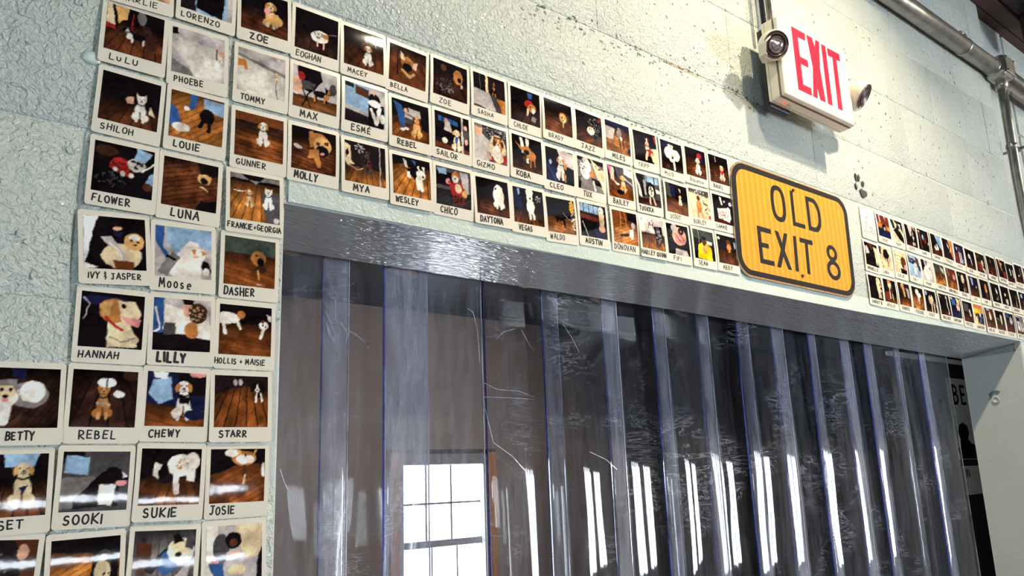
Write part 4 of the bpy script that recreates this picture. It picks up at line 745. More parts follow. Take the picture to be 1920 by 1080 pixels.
R207|BOBO-SMALLS|.06 .94|6.5|1.1|F h;W 50 62 7 O x;L w 2 10 0 30 40;E 60 30 22 16 x;E 74 40 13 13 p;T 60 30 26 14 24 h|reddish dog with pink tongue on boards
R208|TUGGS|.22 .78|7|1.3|F k;E 54 34 15 22 c;E 50 30 2.5 3 k;E 60 44 4 3 k;E 18 18 10 8 d;L c 7 56 60 56 92;L t 7 70 62 74 92;E 62 66 12 14 h|cream faced tan dog in the dark
R209|LOKI|.26 .66|7|.9|F K;P L 20 6 44 10 44 40 30 44;P N 44 20 80 26 80 60 46 56;W 68 84 4 o h;E 72 50 4 5 w|blue dark room with a small dog
R210|LUNA|.24 .64|7|.9|F k;E 60 36 14 18 t;P y 52 50 72 48 74 92 58 90;E 66 76 10 18 h|golden tan dog sitting in darkness
R211|GINGER|.16 .74|7|1.0|F k;E 58 34 6 12 G;E 66 44 6 10 w;T 64 74 14 16 14 w|black dog with white blaze
R212|MISSY|.20 .72|7|1.2|F k;E 48 44 10 9 w;P w 60 64 76 66 72 96 60 94;E 52 78 6 12 s;E 50 40 3 3 k|white and black dog against black
R213|GEORGIA|.14 .84|7|1.2|F k;L e 2 40 0 70 60;T 70 40 12 16 16 t;W 76 80 4 o n;L c 6 66 60 62 90|thin tan dog on a dark porch
R214|LOUIS|.20 .70|7|1.0|F K;E 36 22 14 12 L;P N 60 20 90 20 90 70 66 70;E 50 60 14 16 x;W 80 80 4 O n|dog below blue lights, near the right edge
R215|OTIS|.20 .70|7|1.0|F k;E 50 40 14 20 t;W 80 80 4 O n|dog cut by the right edge
R301|HARRY B|.10 .88|7.5|1.3|F k;E 74 20 16 16 c;P c 56 26 92 24 96 90 66 90;E 84 34 9 7 t;E 70 18 2.5 2.5 k;P k 84 44 96 44 96 56 82 52;P N 84 62 100 64 100 90 88 86|tall cream dog on its haunches at the right of the picture
R302|APOLLO|.10 .76|7.5|1.1|F k;W 54 -34 6 b k;P x 4 60 40 50 40 90 10 90;E 50 22 14 18 c;E 48 10 14 8 t;L c 7 46 44 48 80;L c 7 62 46 68 84;P h 56 30 70 30 70 60 58 60|white faced tan dog standing
R303|HARRIS|.14 .78|7.5|1.3|F K;W 60 80 7 o n;E 40 14 13 12 y;P y 34 22 54 20 56 60 44 62;P G 66 20 90 24 90 64 76 60;E 40 16 2.5 3 k|golden dog high on the left, pale cloth beside
R304|FREDDIE|.16 .88|7.5|1.2|F k;W 34 -22 9 O h;E 46 24 16 14 w;E 60 34 16 14 w;E 64 22 5 5 k;L w 7 56 44 58 72;L w 6 48 42 50 60|heart shaped white dog on orange planks
R305|SCOUT|.18 .68|7|1.1|F k;W 80 80 4 b n;E 52 42 22 22 c;P k 44 4 60 8 56 30 48 32;L c 9 54 62 54 96;L c 9 74 60 76 94;E 14 16 9 10 L;L G 4 80 50 96 72|white dog with long legs and dark face
R306|WALLACE|.12 .84|7.5|1.4|F k;W 76 80 6 x n;L g 6 72 10 72 60;L w 5 76 14 70 50 78 80;E 72 14 7 8 G;E 14 14 8 8 d;E 76 88 5 5 w|slender grey dog in the dark
R307|SIMPSON|.10 .84|7|1.3|F k;P B 10 6 50 10 54 40 14 40;P w 4 4 24 6 24 14 6 12;P c 60 4 92 10 90 36 66 30;E 70 46 16 16 p;L w 7 60 46 62 74;L w 7 80 50 80 86;P N 10 60 90 66 96 100 10 100|dog on a lap in front of blue
R308|PRETZEL|.10 .86|7.5|1.1|F k;W 56 -24 6 x n;P d 10 10 60 14 60 50 10 50;E 68 48 8 13 c;E 72 62 9 7 G|small white dog sitting far off
R309|SAMPSON|.10 .90|7.5|1.3|F y;P t 0 0 100 0 100 20 0 20;P Y 0 30 60 30 60 44 0 44;P N 30 46 96 42 96 96 34 90;T 62 66 26 22 24 L;E 64 50 8 10 w;E 20 54 8 8 k;P c 0 60 24 66 20 100 0 100|blue clad figure against yellow shelves
R310|MOLLIE|.12 .74|7.5|1.3|F h;P L 20 0 60 4 56 14 24 14;W 62 84 6 o h;E 52 40 11 22 w;E 52 28 8 9 c;E 52 66 4 8 k|white dog walking on orange floor
R311|BESSIE|.12 .80|7.5|1.2|F k;W 64 84 5 o n;E 62 34 12 15 c;P c 50 44 70 44 66 70 56 66;L w 3 16 40 44 54|cream dog on a pale lead
R312|TUCKER|.06 .78|7.5|1.1|F K;P B 6 4 46 8 44 26 10 26;W 54 84 5 x h;E 64 38 17 20 G;E 60 34 2.5 2.5 k|fluffy grey dog under blue lights
R313|BETTY|.12 .78|7.5|1.3|F g;P w 10 6 36 10 40 80 22 76;P N 10 10 50 14 46 34 14 34;L w 9 50 40 70 84;L w 7 76 40 84 70;W 84 84 5 x t;T 60 40 30 30 30 d|pale legged dog in blurred light
R314|DUKE|.16 .70|7|1.1|F k;W 60 84 5 x n;E 50 40 14 20 t|tan dog at the far right edge
'''
def build_photo(key, cap, u01, h, wd, spec, desc, label, k):
    x, z, th = POS[key]
    rr = random.Random(hash_s(key))
    bi = k % 3; bow = BOWS[bi]
    tilt = rr.choice([0.0, 0.01, 0.02, 0.035])      # foot of the card lifted off its putty
    # card centre from the picture centre, turned with the card
    c, s = math.cos(th), math.sin(th)
    cx = x+ICZ*s; cz = z-ICZ*c
    o = bpy.data.objects.new('instant_photo', CARDS[bi]); C.objects.link(o)
    o.location = (cx, -0.0030-CH/2*math.sin(tilt)-rr.uniform(0, .0006), cz)
    o.rotation_euler = (-tilt, -th, 0)
    tag(o, label, 'photo', 'instant photos around the doorway')
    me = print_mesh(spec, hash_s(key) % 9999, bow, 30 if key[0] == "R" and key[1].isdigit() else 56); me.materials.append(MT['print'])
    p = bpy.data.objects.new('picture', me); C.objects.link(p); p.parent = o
    if cap:
        bm = bmesh.new(); mm = 0.001
        u0, u1 = u01
        for path in strokes_of(cap, u0*62, u1*62, h*1.0, rr):
            base = ICZ-IW/2-0.0080-h*.0005+rr.uniform(-.0003, .0003)
            P = [(-IW/2+a*mm, base+b*mm) for a, b in path]
            ribbon(bm, P, wd*1.45*mm, lambda zz: card_y(zz, bow)-0.00018)
        q = bm_obj('caption', bm, MT['ink'], o)
    return o
def hash_s(s):
    v = 7
    for ch in s: v = (v*131+ord(ch)) % 1000003
    return v
NOQUOTE = {'HARLEY': 'in the bottom row right of the DONOVAN photo', 'SEAN': 'in the bottom row two left of the yellow sign', 'CHEWY': 'between the REBEL and STARR photos',
           'WALDO': 'between the VEGAS and AUSTIN photos', 'GIZMO': 'right of the SAILOR photo', 'CHARLIE': 'above the LULU photo', 'FIFI': 'in the bottom row below the TUUKKA photo',
           'MOOSE': 'with lowercase lettering, left of the DASHER photo'}
ORD = ['', 'first', 'second', 'third', 'fourth', 'fifth', 'sixth', 'seventh', 'eighth', 'ninth', 'tenth', 'eleventh', 'twelfth', 'thirteenth', 'fourteenth', 'fifteenth']
ROWN = {'1': 'top', '2': 'middle', '3': 'bottom'}
def clip_words(s, n=16): return ' '.join(s.split()[:n])
for k, ln in enumerate([l for l in PH.strip().splitlines() if not l.startswith('EOG2')]):
    key, cap, u, h, wd, spec, desc = ln.split('|')
    u = tuple(float(v) for v in u.split())
    if key[0] == 'R' and key[1:].isdigit():
        label = '%s photo in the %s row right of the yellow sign, %s' % (ORD[int(key[2:])], ROWN[key[1]], desc)
    elif key in NOQUOTE:
        label = 'instant photo %s, %s' % (NOQUOTE[key], desc)
    elif cap:
        label = 'instant photo captioned %s, %s' % (cap.replace("ESME'", 'ESME').upper(), desc)
    else:
        label = 'instant photo, %s' % desc
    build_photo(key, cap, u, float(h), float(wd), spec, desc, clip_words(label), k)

# ------------------------------------------------------------------ drawn card beside the yellow sign
x, z, th = POS['R100']
dc = bpy.data.objects.new('drawn_card', CARDS[0]); C.objects.link(dc)
dc.location = (x, -0.0032, z-ICZ); dc.rotation_euler = (-0.01, -th, 0)
tag(dc, 'white card with a faint pink line drawing, right of the yellow sign', 'card')
bm = bmesh.new(); bm2 = bmesh.new()
yf = lambda zz: card_y(zz, BOWS[0])-0.0003
def dl(b, w_, *P): ribbon(b, [((u-50)/100*IW, ICZ+(50-v)/100*IW) for u, v in zip(P[::2], P[1::2])], w_*0.0017, yf)
dl(bm, .9, 18, 20, 26, 34, 40, 36, 50, 24); dl(bm, .9, 30, 36, 28, 60, 22, 84); dl(bm, .8, 28, 52, 40, 60, 34, 78); dl(bm, .9, 56, 74, 58, 88, 74, 88, 76, 74, 56, 74)
dl(bm, .8, 20, 86, 24, 92)
dl(bm2, 1.0, 0, 10, 60, 12, 100, 8); dl(bm2, 1.2, 4, 96, 96, 96); dl(bm2, .8, 60, 20, 84, 60, 90, 30); dl(bm2, .8, 70, 10, 96, 50); dl(bm2, .7, 2, 102, 98, 102); dl(bm2, .9, 2, 0, 2, 96)
bm_obj('ink_drawing', bm, plain('plum_ink', (90, 50, 62), 0.5), dc, label='dark plum ink lines')
bm_obj('pink_drawing', bm2, plain('pink_ink', (215, 140, 138), 0.5), dc, label='pale pink ink lines')

# ------------------------------------------------------------------ paw print sticker
pw = empty('paw_print', (1.822, 0, 0.725), 'black paw print on the wall above the drawn card', 'sticker')
def flat(name, P, m, parent, y0=-0.0036, y1=-0.0022, **kw):
    bm = bmesh.new(); add_prism(bm, [(a-parent.location.x, b-parent.location.z) for a, b in P], y0-parent.location.y, y1-parent.location.y)
    return bm_obj(name, bm, m, parent, **kw)
def blob(cx, cz, rx, rz, rot, seed, n=22):
    q = random.Random(seed); P = []
    for k in range(n):
        a = 2*math.pi*k/n; r = 1+q.uniform(-.16, .16)
        X, Zv = rx*r*math.cos(a), rz*r*math.sin(a)
        P.append((cx+X*math.cos(rot)-Zv*math.sin(rot), cz+X*math.sin(rot)+Zv*math.cos(rot)))
    return P
for i, (a, b, c, d, e) in enumerate([(1.8045, .7505, .0055, .0105, .15), (1.8175, .7510, .0048, .0095, -.2), (1.7985, .7235, .0052, .0085, .25), (1.8355, .7385, .0062, .0085, -.35)]):
    flat('toe_print', blob(a, b, c, d, e, i), MT['ink'], pw)
flat('pad_print', [(1.814, .716), (1.822, .722), (1.832, .7205), (1.845, .7195), (1.8505, .713), (1.847, .7055), (1.838, .7035), (1.830, .698), (1.821, .7), (1.818, .707)], MT['ink'], pw)

# ------------------------------------------------------------------ OLD EXIT 8 road sign
SX, SZ = 1.4930, 0.5408
sg = empty('road_sign', (SX, -0.004, SZ), 'yellow road sign reading OLD EXIT 8 with black rounded border', 'sign')
def fs(name, P, m, y0, y1, **kw): return flat(name, P, m, sg, y0, y1, **kw)
sh = 0.035
fs('plate', rrect(SX, SZ, 0.462, 0.264, 0.047, 10, sh), MT['alu'], -0.0075, -0.0050)
fs('orange_face', rrect(SX, SZ, 0.458, 0.260, 0.045, 10, sh), MT['sheet'], -0.0079, -0.0074, label='amber reflective sheeting with hatched stripes')
bm = bmesh.new()
Lc = lambda P: [(a-SX, b-SZ) for a, b in P]
add_ring(bm, Lc(rrect(SX, SZ, 0.4575, 0.2565, 0.045, 10, sh)), Lc(rrect(SX, SZ-.0005, 0.427, 0.2315, 0.032, 10, sh)), -0.0083+.004, -0.0077+.004)
bm_obj('border', bm, MT['border'], sg)
def letter(P, inner=None):
    bm = bmesh.new()
    if inner: add_ring(bm, Lc(P), Lc(inner), -0.0045, -0.0037)
    else: add_prism(bm, Lc(P), -0.0045, -0.0037)
    return bm_obj('letter', bm, MT['border'], sg)
def bar(P): return letter(P)
letter(sup(1.4302, .5995, .0277, .0437), sup(1.4302, .5995, .0165, .0325))
bar([(1.4815, .6425), (1.4925, .6425), (1.4912, .5668), (1.5295, .5668), (1.5290, .5565), (1.4800, .5565)])
def dshape(x0, x1, z0, z1, k):
    r = (z1-z0)*0.42
    P = [(x0, z0), (x0, z1), (x1-r*.8, z1)]
    for i in range(1, 8):
        a = math.radians(90-90*i/8); P.append((x1-r*.8+r*.8*math.cos(a), z1-r+r*math.sin(a)))
    P.append((x1, z1-r)); P.append((x1, z0+r))
    for i in range(1, 8):
        a = math.radians(-90*i/8); P.append((x1-r*.8+r*.8*math.cos(a), z0+r+r*math.sin(a)))
    P.append((x1-r*.8, z0)); return P
letter(dshape(1.5435, 1.6005, .5565, .6420, 0), dshape(1.5550, 1.5890, .5675, .6310, 0))
ez0, ez1 = .4455, .5307
bar([(1.3395, ez1), (1.3895, ez1), (1.3893, ez1-.0112), (1.3510, ez1-.0112), (1.3508, .4938), (1.3755, .4938), (1.3753, .4832), (1.3506, .4832), (1.3505, ez0+.0108), (1.3900, ez0+.0108), (1.3900, ez0), (1.3390, ez0)])
bar([(1.4040, ez1), (1.4172, ez1), (1.4278, .5048), (1.4388, ez1), (1.4520, ez1), (1.4345, .4890), (1.4545, ez0), (1.4408, ez0), (1.4268, .4735), (1.4130, ez0), (1.3988, ez0), (1.4200, .4885)])
bar([(1.4738, ez1), (1.4850, ez1), (1.4812, ez0), (1.4690, ez0)])
bar([(1.4985, ez1), (1.5510, ez1+.0006), (1.5508, ez1-.0108), (1.5302, ez1-.0110), (1.5270, ez0), (1.5150, ez0), (1.5185, ez1-.0110), (1.4985, ez1-.0112)])
bm = bmesh.new()
add_ring(bm, Lc(ell(1.6300, .5130, .0228, .0205)), Lc(ell(1.6300, .5130, .0118, .0100)), -0.0045, -0.0037)
add_ring(bm, Lc(ell(1.6300, .4705, .0285, .0250)), Lc(ell(1.6300, .4705, .0172, .0142)), -0.0046, -0.0038)
bm_obj('numeral', bm, MT['border'], sg)
for bx_, bz_ in ((1.4945, .6452), (1.4925, .4372)):
    bm = bmesh.new(); bmesh.ops.create_cone(bm, cap_ends=True, segments=12, radius1=.0042, radius2=.003, depth=.0035, matrix=Matrix.Translation((bx_-SX, -.0058, bz_-SZ)) @ Matrix.Rotation(math.pi/2, 4, 'X'))
    bm_obj('bolt', bm, MT['steel'], sg)

# ------------------------------------------------------------------ emergency EXIT sign with two lamp heads
EX0, EX1, EZ0, EZ1 = 1.3815, 1.6690, 0.8200, 1.0158
ex = empty('exit_sign', (1.525, 0, EZ0), 'cream box EXIT sign with red letters and two round emergency lamps', 'sign')
def loc_parent(o, p):      # keep world placement while parenting to an Empty
    o.parent = p; o.matrix_parent_inverse = Matrix.Translation(-Vector(p.location)); return o
def PO(o): return loc_parent(o, ex)
PO(box('back_plate', 1.3845, 1.462, -0.0455, -0.0300, EZ0-0.0085, EZ1-0.01, MT['black'], bevel=0.003, seg=2, label='black plate on the back of the box'))
PO(box('mount_canopy', 1.50, 1.58, -0.0452, 0.0, .88, .96, MT['black'], bevel=0.004, seg=2, label='black canopy between box and wall'))
PO(box('housing', EX0, EX1, -0.0760, -0.0450, EZ0, EZ1, MT['whitep'], bevel=0.004, seg=3))
PO(box('faceplate', EX0+0.0006, EX1-0.0006, -0.0905, -0.0768, EZ0+0.0006, EZ1-0.0006, MT['whitep'], bevel=0.005, seg=3))
for yy in (-0.0540, -0.0764):
    bm = bmesh.new()
    add_ring(bm, rrect((EX0+EX1)/2, (EZ0+EZ1)/2, EX1-EX0+.0003, EZ1-EZ0+.0003, .005, 4), rrect((EX0+EX1)/2, (EZ0+EZ1)/2, EX1-EX0-.004, EZ1-EZ0-.004, .004, 4), yy-0.0004, yy+0.0004)
    PO(bm_obj('seam', bm, MT['lensring']))
bm = bmesh.new()
add_ring(bm, rrect((EX0+EX1)/2+.006, (EZ0+EZ1)/2, .262, .176, .004, 4), rrect((EX0+EX1)/2+.006, (EZ0+EZ1)/2, .2605, .1745, .004, 4), -0.0909, -0.0903)
PO(bm_obj('panel_seam', bm, plain('seam_shade', (205, 190, 170), 0.5)))
def xl(P):
    bm = bmesh.new(); add_prism(bm, P, -0.0913, -0.0902); return PO(bm_obj('letter', bm, MT['redl']))
LT, LB = 1.0068, 0.8470
xl([(1.4350, LT), (1.4895, LT), (1.4870, .9880), (1.4565, .9875), (1.4560, .9365), (1.4865, .9365), (1.4862, .9185), (1.4556, .9180), (1.4550, .8655), (1.4865, .8655), (1.4862, LB), (1.4335, LB)])
xl([(1.4960, LT), (1.5175, LT), (1.5260, .9850), (1.5330, LT), (1.5480, LT), (1.5360, .9330), (1.5430, LB), (1.5215, LB), (1.5135, .8790), (1.5095, LB), (1.4925, LB), (1.5065, .9260)])
xl([(1.5565, LT-.003), (1.5740, LT-.003), (1.5722, LB), (1.5530, LB)])
xl([(1.5815, LT-.004), (1.6350, LT-.003), (1.6348, .9840), (1.6178, .9838), (1.6157, LB), (1.5965, LB), (1.6010, .9835), (1.5820, .9830)])
PO(lathe('indicator_lamp', [(.0001, 0), (.0026, .0004), (.0022, .0022), (.0001, .0028)], (1.416, -.062, EZ0+.0004), (0, 0, -1), MT['led'], label='glowing red indicator light'))
for sx_ in (1.428, 1.434): PO(box('marking', sx_, sx_+.0035, -.064, -.060, EZ0-.0003, EZ0+.001, MT['lensring']))
def head(cx, cy, cz, axis, side):
    ax = Vector(axis).normalized(); r = .0335
    prof = [(.0001, -r)]+[(r*math.sin(math.radians(a)), -r*math.cos(math.radians(a))) for a in range(15, 105, 10)]+[(r*.985, r*.28), (r*.93, r*.34), (r*.86, r*.34)]
    h = PO(lathe('lamp_head', prof, (cx, cy, cz), ax, MT['whitep'], n=36))
    c = Vector((cx, cy, cz))
    lens = lathe('lens', [(.0001, .0), (r*.3, -.0005), (r*.58, -.0012), (r*.84, -.003)][::-1], c+ax*(r*.34+.0032), ax, MT['glassy'], n=32, label='clear ribbed lamp lens')
    for o in (lens,): o.parent = h
    for q, rr_ in enumerate((.30, .52, .72, .88)):
        ring = []
        rg = lathe('lens_ring', [(r*rr_-.0009, r*.34+.0022), (r*rr_, r*.34+.0040), (r*rr_+.0009, r*.34+.0022)], c, ax, MT['lensring'], n=32); rg.parent = h
    # bracket arm curling under the head to the side of the box
    B = [Vector((EX0 if side < 0 else EX1, -.066, cz-.018)), Vector((cx+side*.004, -.070, cz-.030)), Vector((cx+side*.026, -.078, cz-.026)), Vector((cx+side*.034, -.086, cz-.006)), Vector((cx+side*.027, -.094, cz+.004))]
    bm = bmesh.new(); rows = []
    for i, p in enumerate(B):
        rows.append([bm.verts.new(p+Vector((0, dy, dz))) for dy, dz in ((-.010, 0), (.010, 0), (.010, .0035), (-.010, .0035))])
    for a, b in zip(rows, rows[1:]):
        for k in range(4): bm.faces.new((a[k], a[(k+1) % 4], b[(k+1) % 4], b[k]))
    bm.faces.new(rows[0]); bm.faces.new(rows[-1])
    PO(bm_obj('bracket', bm, MT['whitep']))
    return h
head(1.3540, -.0900, .9290, (-.40, -.82, -.42), -1)
head(1.6990, -.0950, .9130, (.30, -.75, -.60), 1)

# conduit feeding the sign
cd = empty('sign_conduit', (1.452, -.02, EZ1), 'pair of short metal conduits running up from the exit sign', 'conduit')
for cx_, r0, mm_ in ((1.4545, .0085, 'galv'), (1.425, .0065, 'black')):
    t = tube('conduit', [(cx_, -.028, EZ1-.002), (cx_+.0, -.028, CE-.002)], r0, MT[mm_]); loc_parent(t, cd)
t = box('conduit_strap', 1.438, 1.471, -.0385, -.0005, 1.36, 1.38, MT['galv'], bevel=.001); loc_parent(t, cd)

# ------------------------------------------------------------------ galvanised conduits in the upper right corner
PZ, PYY = 1.393, -.0315
ch = empty('ceiling_conduit', (2.80, PYY, PZ), 'thick horizontal galvanised conduit under the ceiling at upper right', 'conduit')
def PC(o, p): return loc_parent(o, p)
PC(tube('conduit', [(1.50, PYY, PZ), (2.822, PYY, PZ)], .0285, MT['galv'], n=24), ch)
PC(tube('conduit', [(2.905, PYY, PZ), (4.6, PYY, PZ-.02)], .0285, MT['galv'], n=24), ch)
for sx_ in (2.590, 3.6):
    PC(tube('clamp', [(sx_-.009, PYY, PZ), (sx_+.009, PYY, PZ)], .0300, MT['galv'], n=24), ch)
    PC(box('clamp_ear', sx_-.008, sx_+.008, -.046, -.001, PZ+.028, PZ+.042, MT['galv'], bevel=.002), ch)
    for dz in (.036, .048): PC(tube('clamp_bolt', [(sx_-.02, -.036, PZ+dz), (sx_+.022, -.036, PZ+dz)], .0045, MT['galv'], n=8), ch)
tb = empty('junction_box', (2.863, PYY, PZ), 'metal tee junction box where the vertical conduit meets the thick one', 'conduit box')
bm = bmesh.new(); add_box(bm, 2.818, 2.910, -.072, -.0015, PZ-.040, PZ+.040, .016, 3)
PC(bm_obj('box_body', bm, MT['galv'], smooth=False), tb)
PC(box('cover', 2.825, 2.903, -.0755, -.0715, PZ-.032, PZ+.032, MT['galv'], bevel=.0018, seg=2), tb)
for a in (2.818, 2.910): PC(tube('hub', [(a-.012, PYY, PZ), (a+.012, PYY, PZ)], .0300, MT['galv'], n=20), tb)
PC(tube('hub', [(2.896, -.026, PZ-.026), (2.900, -.024, PZ-.058)], .0215, MT['galv'], n=20), tb)
for a, b in ((2.832, PZ+.026), (2.896, PZ+.026), (2.832, PZ-.026), (2.896, PZ-.026)):
    PC(lathe('cover_screw', [(.0001, -.0005), (.0042, 0), (.0038, .0025), (.0001, .003)], (a, -.0753, b), (0, -1, 0), MT['steel'], n=10), tb)
vc = empty('vertical_conduit', (2.905, -.018, 1.0), 'thinner vertical conduit dropping from the junction box', 'conduit')
PC(tube('conduit', [(2.900, -.024, PZ-.055), (2.908, -.020, 1.20), (2.904, -.018, 1.00), (2.906, -.018, .85), (2.930, -.016, .68), (2.934, -.016, .30)], .0165, MT['galv'], n=20), vc)
for zz, xx in ((1.112, 2.906), (.40, 2.934)):
    PC(tube('strap_loop', [(xx, -.0185, zz-.009), (xx, -.0185, zz+.009)], .0190, MT['galv'], n=20), vc)
    PC(box('strap_ear', xx+.012, xx+.056, -.030, -.016, zz-.009, zz+.009, MT['galv'], bevel=.003), vc); PC(box('strap_ear', xx-.042, xx-.012, -.028, -.020, zz-.008, zz+.006, MT['galv'], bevel=.003), vc)
    PC(tube('strap_bolt', [(xx+.042, -.045, zz), (xx+.042, .036, zz)], .0055, MT['galv'], n=8), vc)

# small lumps on the painted surfaces
lump = bmesh.new(); bmesh.ops.create_icosphere(lump, subdivisions=2, radius=1, matrix=Matrix.Translation((.0860, -.001, .5095)) @ Matrix.Diagonal((.0115, .0035, .0085, 1)))
tag(bm_obj('putty_blob', lump, plain('clear_putty', (205, 215, 205), .15), smooth=True), 'pale glossy putty blob left of the LULU photo', 'putty')
an = empty('wall_anchor', (2.72, .10, .21), 'painted-over wall plug with a chip above it on the right doorway jamb', 'anchor')
t = lathe('plug', [(.0001, 0), (.012, .0), (.0115, .006), (.008, .007), (.0075, .002), (.0001, .002)], (2.7198, .100, .207), (-1, 0, 0), MT['jamb'], n=20); PC(t, an)
bm = bmesh.new()
P = [(.083, .232), (.094, .238), (.110, .236), (.121, .229), (.119, .214), (.124, .204), (.114, .214), (.108, .224), (.092, .223), (.088, .228)]
v = [bm.verts.new((2.7192, a, b)) for a, b in P]; v2 = [bm.verts.new((2.7202, a, b)) for a, b in P]
bm.faces.new(v); bm.faces.new(v2[::-1])
for i in range(len(P)): bm.faces.new((v[i], v2[i], v2[(i+1) % len(P)], v[(i+1) % len(P)]))
PC(bm_obj('chip', bm, plain('chipped_patch', (120, 132, 136), .6), label='grey chipped patch'), an)

# ------------------------------------------------------------------ clear strip curtain
EDG = [(.292, .493), (.449, .639), (.556, .752), (.758, .935), (.896, 1.099), (1.057, 1.248), (1.210, 1.399), (1.357, 1.552), (1.507, 1.700), (1.649, 1.847), (1.814, 2.017), (1.972, 2.143), (2.101, 2.305), (2.276, 2.471), (2.435, 2.631)]
cur_group = 'clear strips of the doorway curtain'
sl = ['leftmost clear strip of the doorway curtain, flat against the left jamb']
sl += ['%s clear strip of the doorway curtain counted from the left' % ORD[i] for i in range(2, 15)]+['rightmost clear strip of the doorway curtain, nearest the right jamb']
YL = (.212, .241)        # the strips hang alternately on two layers of the rail
def sx(x, i): return x*(YL[i % 2]+.942)/1.142
for i, (a, b) in enumerate(EDG):
    q = random.Random(40+i)
    y0 = YL[i % 2]
    ovl = (sx(EDG[i-1][1], i)-sx(a, i)) if i else 0
    ovr = (sx(b, i)-sx(EDG[i+1][0], i)) if i < 14 else 0
    a, b = sx(a, i), sx(b, i)
    wdt = b-a; bulge = .0015 if i < 3 else q.uniform(.009, .0150)
    us = [0]
    fl, fr_ = max(0, ovl)/wdt, 1-max(0, ovr)/wdt
    us = sorted(set([round(k/22, 4) for k in range(23)]+([round(fl, 4)] if ovl > .005 else [])+([round(fr_, 4)] if ovr > .005 else [])))
    nx, nz = len(us)-1, 30
    ph = q.uniform(0, 6)
    bm = bmesh.new(); Fv, Bv = [], []
    th = .0018
    lean = 0.0 if i < 3 else .004
    ht = 1.995
    for r in range(nz+1):
        z = .405-ht*r/nz
        fr, br = [], []
        for u in us:
            t = 2*u-1
            grow = min(1, r/5.0)
            y = y0-bulge*(1-t*t)*grow*(.85+.15*math.sin(z*3+ph))
            y += .0007*math.sin(7*z+ph+3*u)*(1-t*t)
            x = a+wdt*u+lean*r/nz
            fr.append(bm.verts.new((x, y-th/2, z)))
            br.append(bm.verts.new((x, y+th/2, z)) if u in (us[0], us[-1]) else None)
        Fv.append(fr); Bv.append(br)
    for r in range(nz):
        for c in range(nx):
            f = bm.faces.new((Fv[r][c], Fv[r+1][c], Fv[r+1][c+1], Fv[r][c+1])); f.smooth = True
            um = (us[c]+us[c+1])/2
            if (ovl > .005 and um < fl) or (ovr > .005 and um > fr_): f.material_index = 2
        for c in (0, nx):
            f = bm.faces.new((Fv[r][c], Fv[r+1][c], Bv[r+1][c], Bv[r][c])); f.material_index = 1
    o = bm_obj('curtain_strip', bm, [MT['pvc' if i < 4 else 'pvc2'], MT['pvcedge'], MT['rub' if i < 4 else 'rub2']])
    tag(o, sl[i], 'curtain strip', cur_group)
    for xe, mm_, nm_, lb_ in ((a, 'pvcedge', 'left_edge', 'blue tinted cut edge'), (b, 'pvcwhite', 'right_edge', 'pale catching edge')):
        bm = bmesh.new(); rows = []
        hw = .0013 if nm_ == 'left_edge' else .0008
        for r in (0, nz):
            z = .405-ht*r/nz; xx = xe+lean*r/nz
            rows.append([bm.verts.new((xx+dx, y0+dy, z)) for dx, dy in ((-hw, -.0014), (hw, -.0014), (hw, .0014), (-hw, .0014))])
        for k in range(4): bm.faces.new((rows[0][k], rows[0][(k+1) % 4], rows[1][(k+1) % 4], rows[1][k]))
        bm.faces.new(rows[0]); bm.faces.new(rows[1])
        bm_obj(nm_, bm, MT[mm_], o, label=lb_)
# deep scratches and a cracked crease on the oldest strips, raised slivers of whitened PVC
SCR = {
'crack1' : [(0.4628, 0.3202), (0.4656, 0.3134), (0.4739, 0.3098), (0.4744, 0.2758), (0.4781, 0.2743)] ,
'crack2' : [(0.458, 0.2874), (0.4664, 0.2705), (0.4739, 0.2535), (0.4732, 0.2401)] ,
'crack3' : [(0.4592, 0.2698), (0.4649, 0.2527), (0.4722, 0.2427)] ,
'crack4' : [(0.4808, 0.2764), (0.4937, 0.2795), (0.4984, 0.2718), (0.5106, 0.2658)] ,
'crack5' : [(0.4845, 0.2723), (0.4958, 0.2527), (0.4932, 0.2418)] ,
'cr6' : [(0.4611, 0.2611), (0.465, 0.2465), (0.4741, 0.2376)] ,
'd1' : [(0.5106, 0.2658), (0.5201, 0.2621), (0.5345, 0.2524), (0.5442, 0.2459), (0.5471, 0.2389)] ,
'arc' : [(0.7295, 0.3225), (0.741, 0.3166), (0.7474, 0.2929), (0.7512, 0.2629), (0.7524, 0.2229)] ,
'band1' : [(0.7679, 0.1919), (0.8057, 0.1777), (0.8554, 0.1767), (0.9, 0.1639)] ,
'band2' : [(0.7693, 0.1623), (0.8174, 0.163), (0.8611, 0.1625), (0.9064, 0.161)] ,
'v1' : [(0.8058, 0.2756), (0.8225, 0.2906), (0.8547, 0.301)] ,
'v2' : [(0.8675, 0.2979), (0.8833, 0.2736), (0.8958, 0.2586)] ,
'loop' : [(0.9062, 0.2798), (0.916, 0.2861), (0.9268, 0.2848), (0.9304, 0.2775)] ,
'l3' : [(0.949, 0.3121), (0.9699, 0.2874), (0.9879, 0.2578), (1.003, 0.2278)] ,
's1' : [(0.5756, 0.157), (0.6106, 0.1492), (0.6309, 0.1296)] ,
's2' : [(0.3913, 0.0377), (0.3983, 0.0178), (0.405, 0.0058)] ,
's3' : [(1.0024, 0.0573), (1.0443, 0.0419), (1.0722, 0.0221)] ,
'q1' : [(0.7575, 0.1589), (0.7678, 0.1153), (0.7782, 0.0767), (0.819, 0.0521), (0.8662, 0.0071)] ,
}
strips = [o for o in C.objects if o.name.startswith('curtain_strip')]
def strip_under(x):
    for o in strips:
        vs = [v.co.x for v in o.data.vertices]
        if min(vs) <= x <= max(vs): return o
    return strips[0]
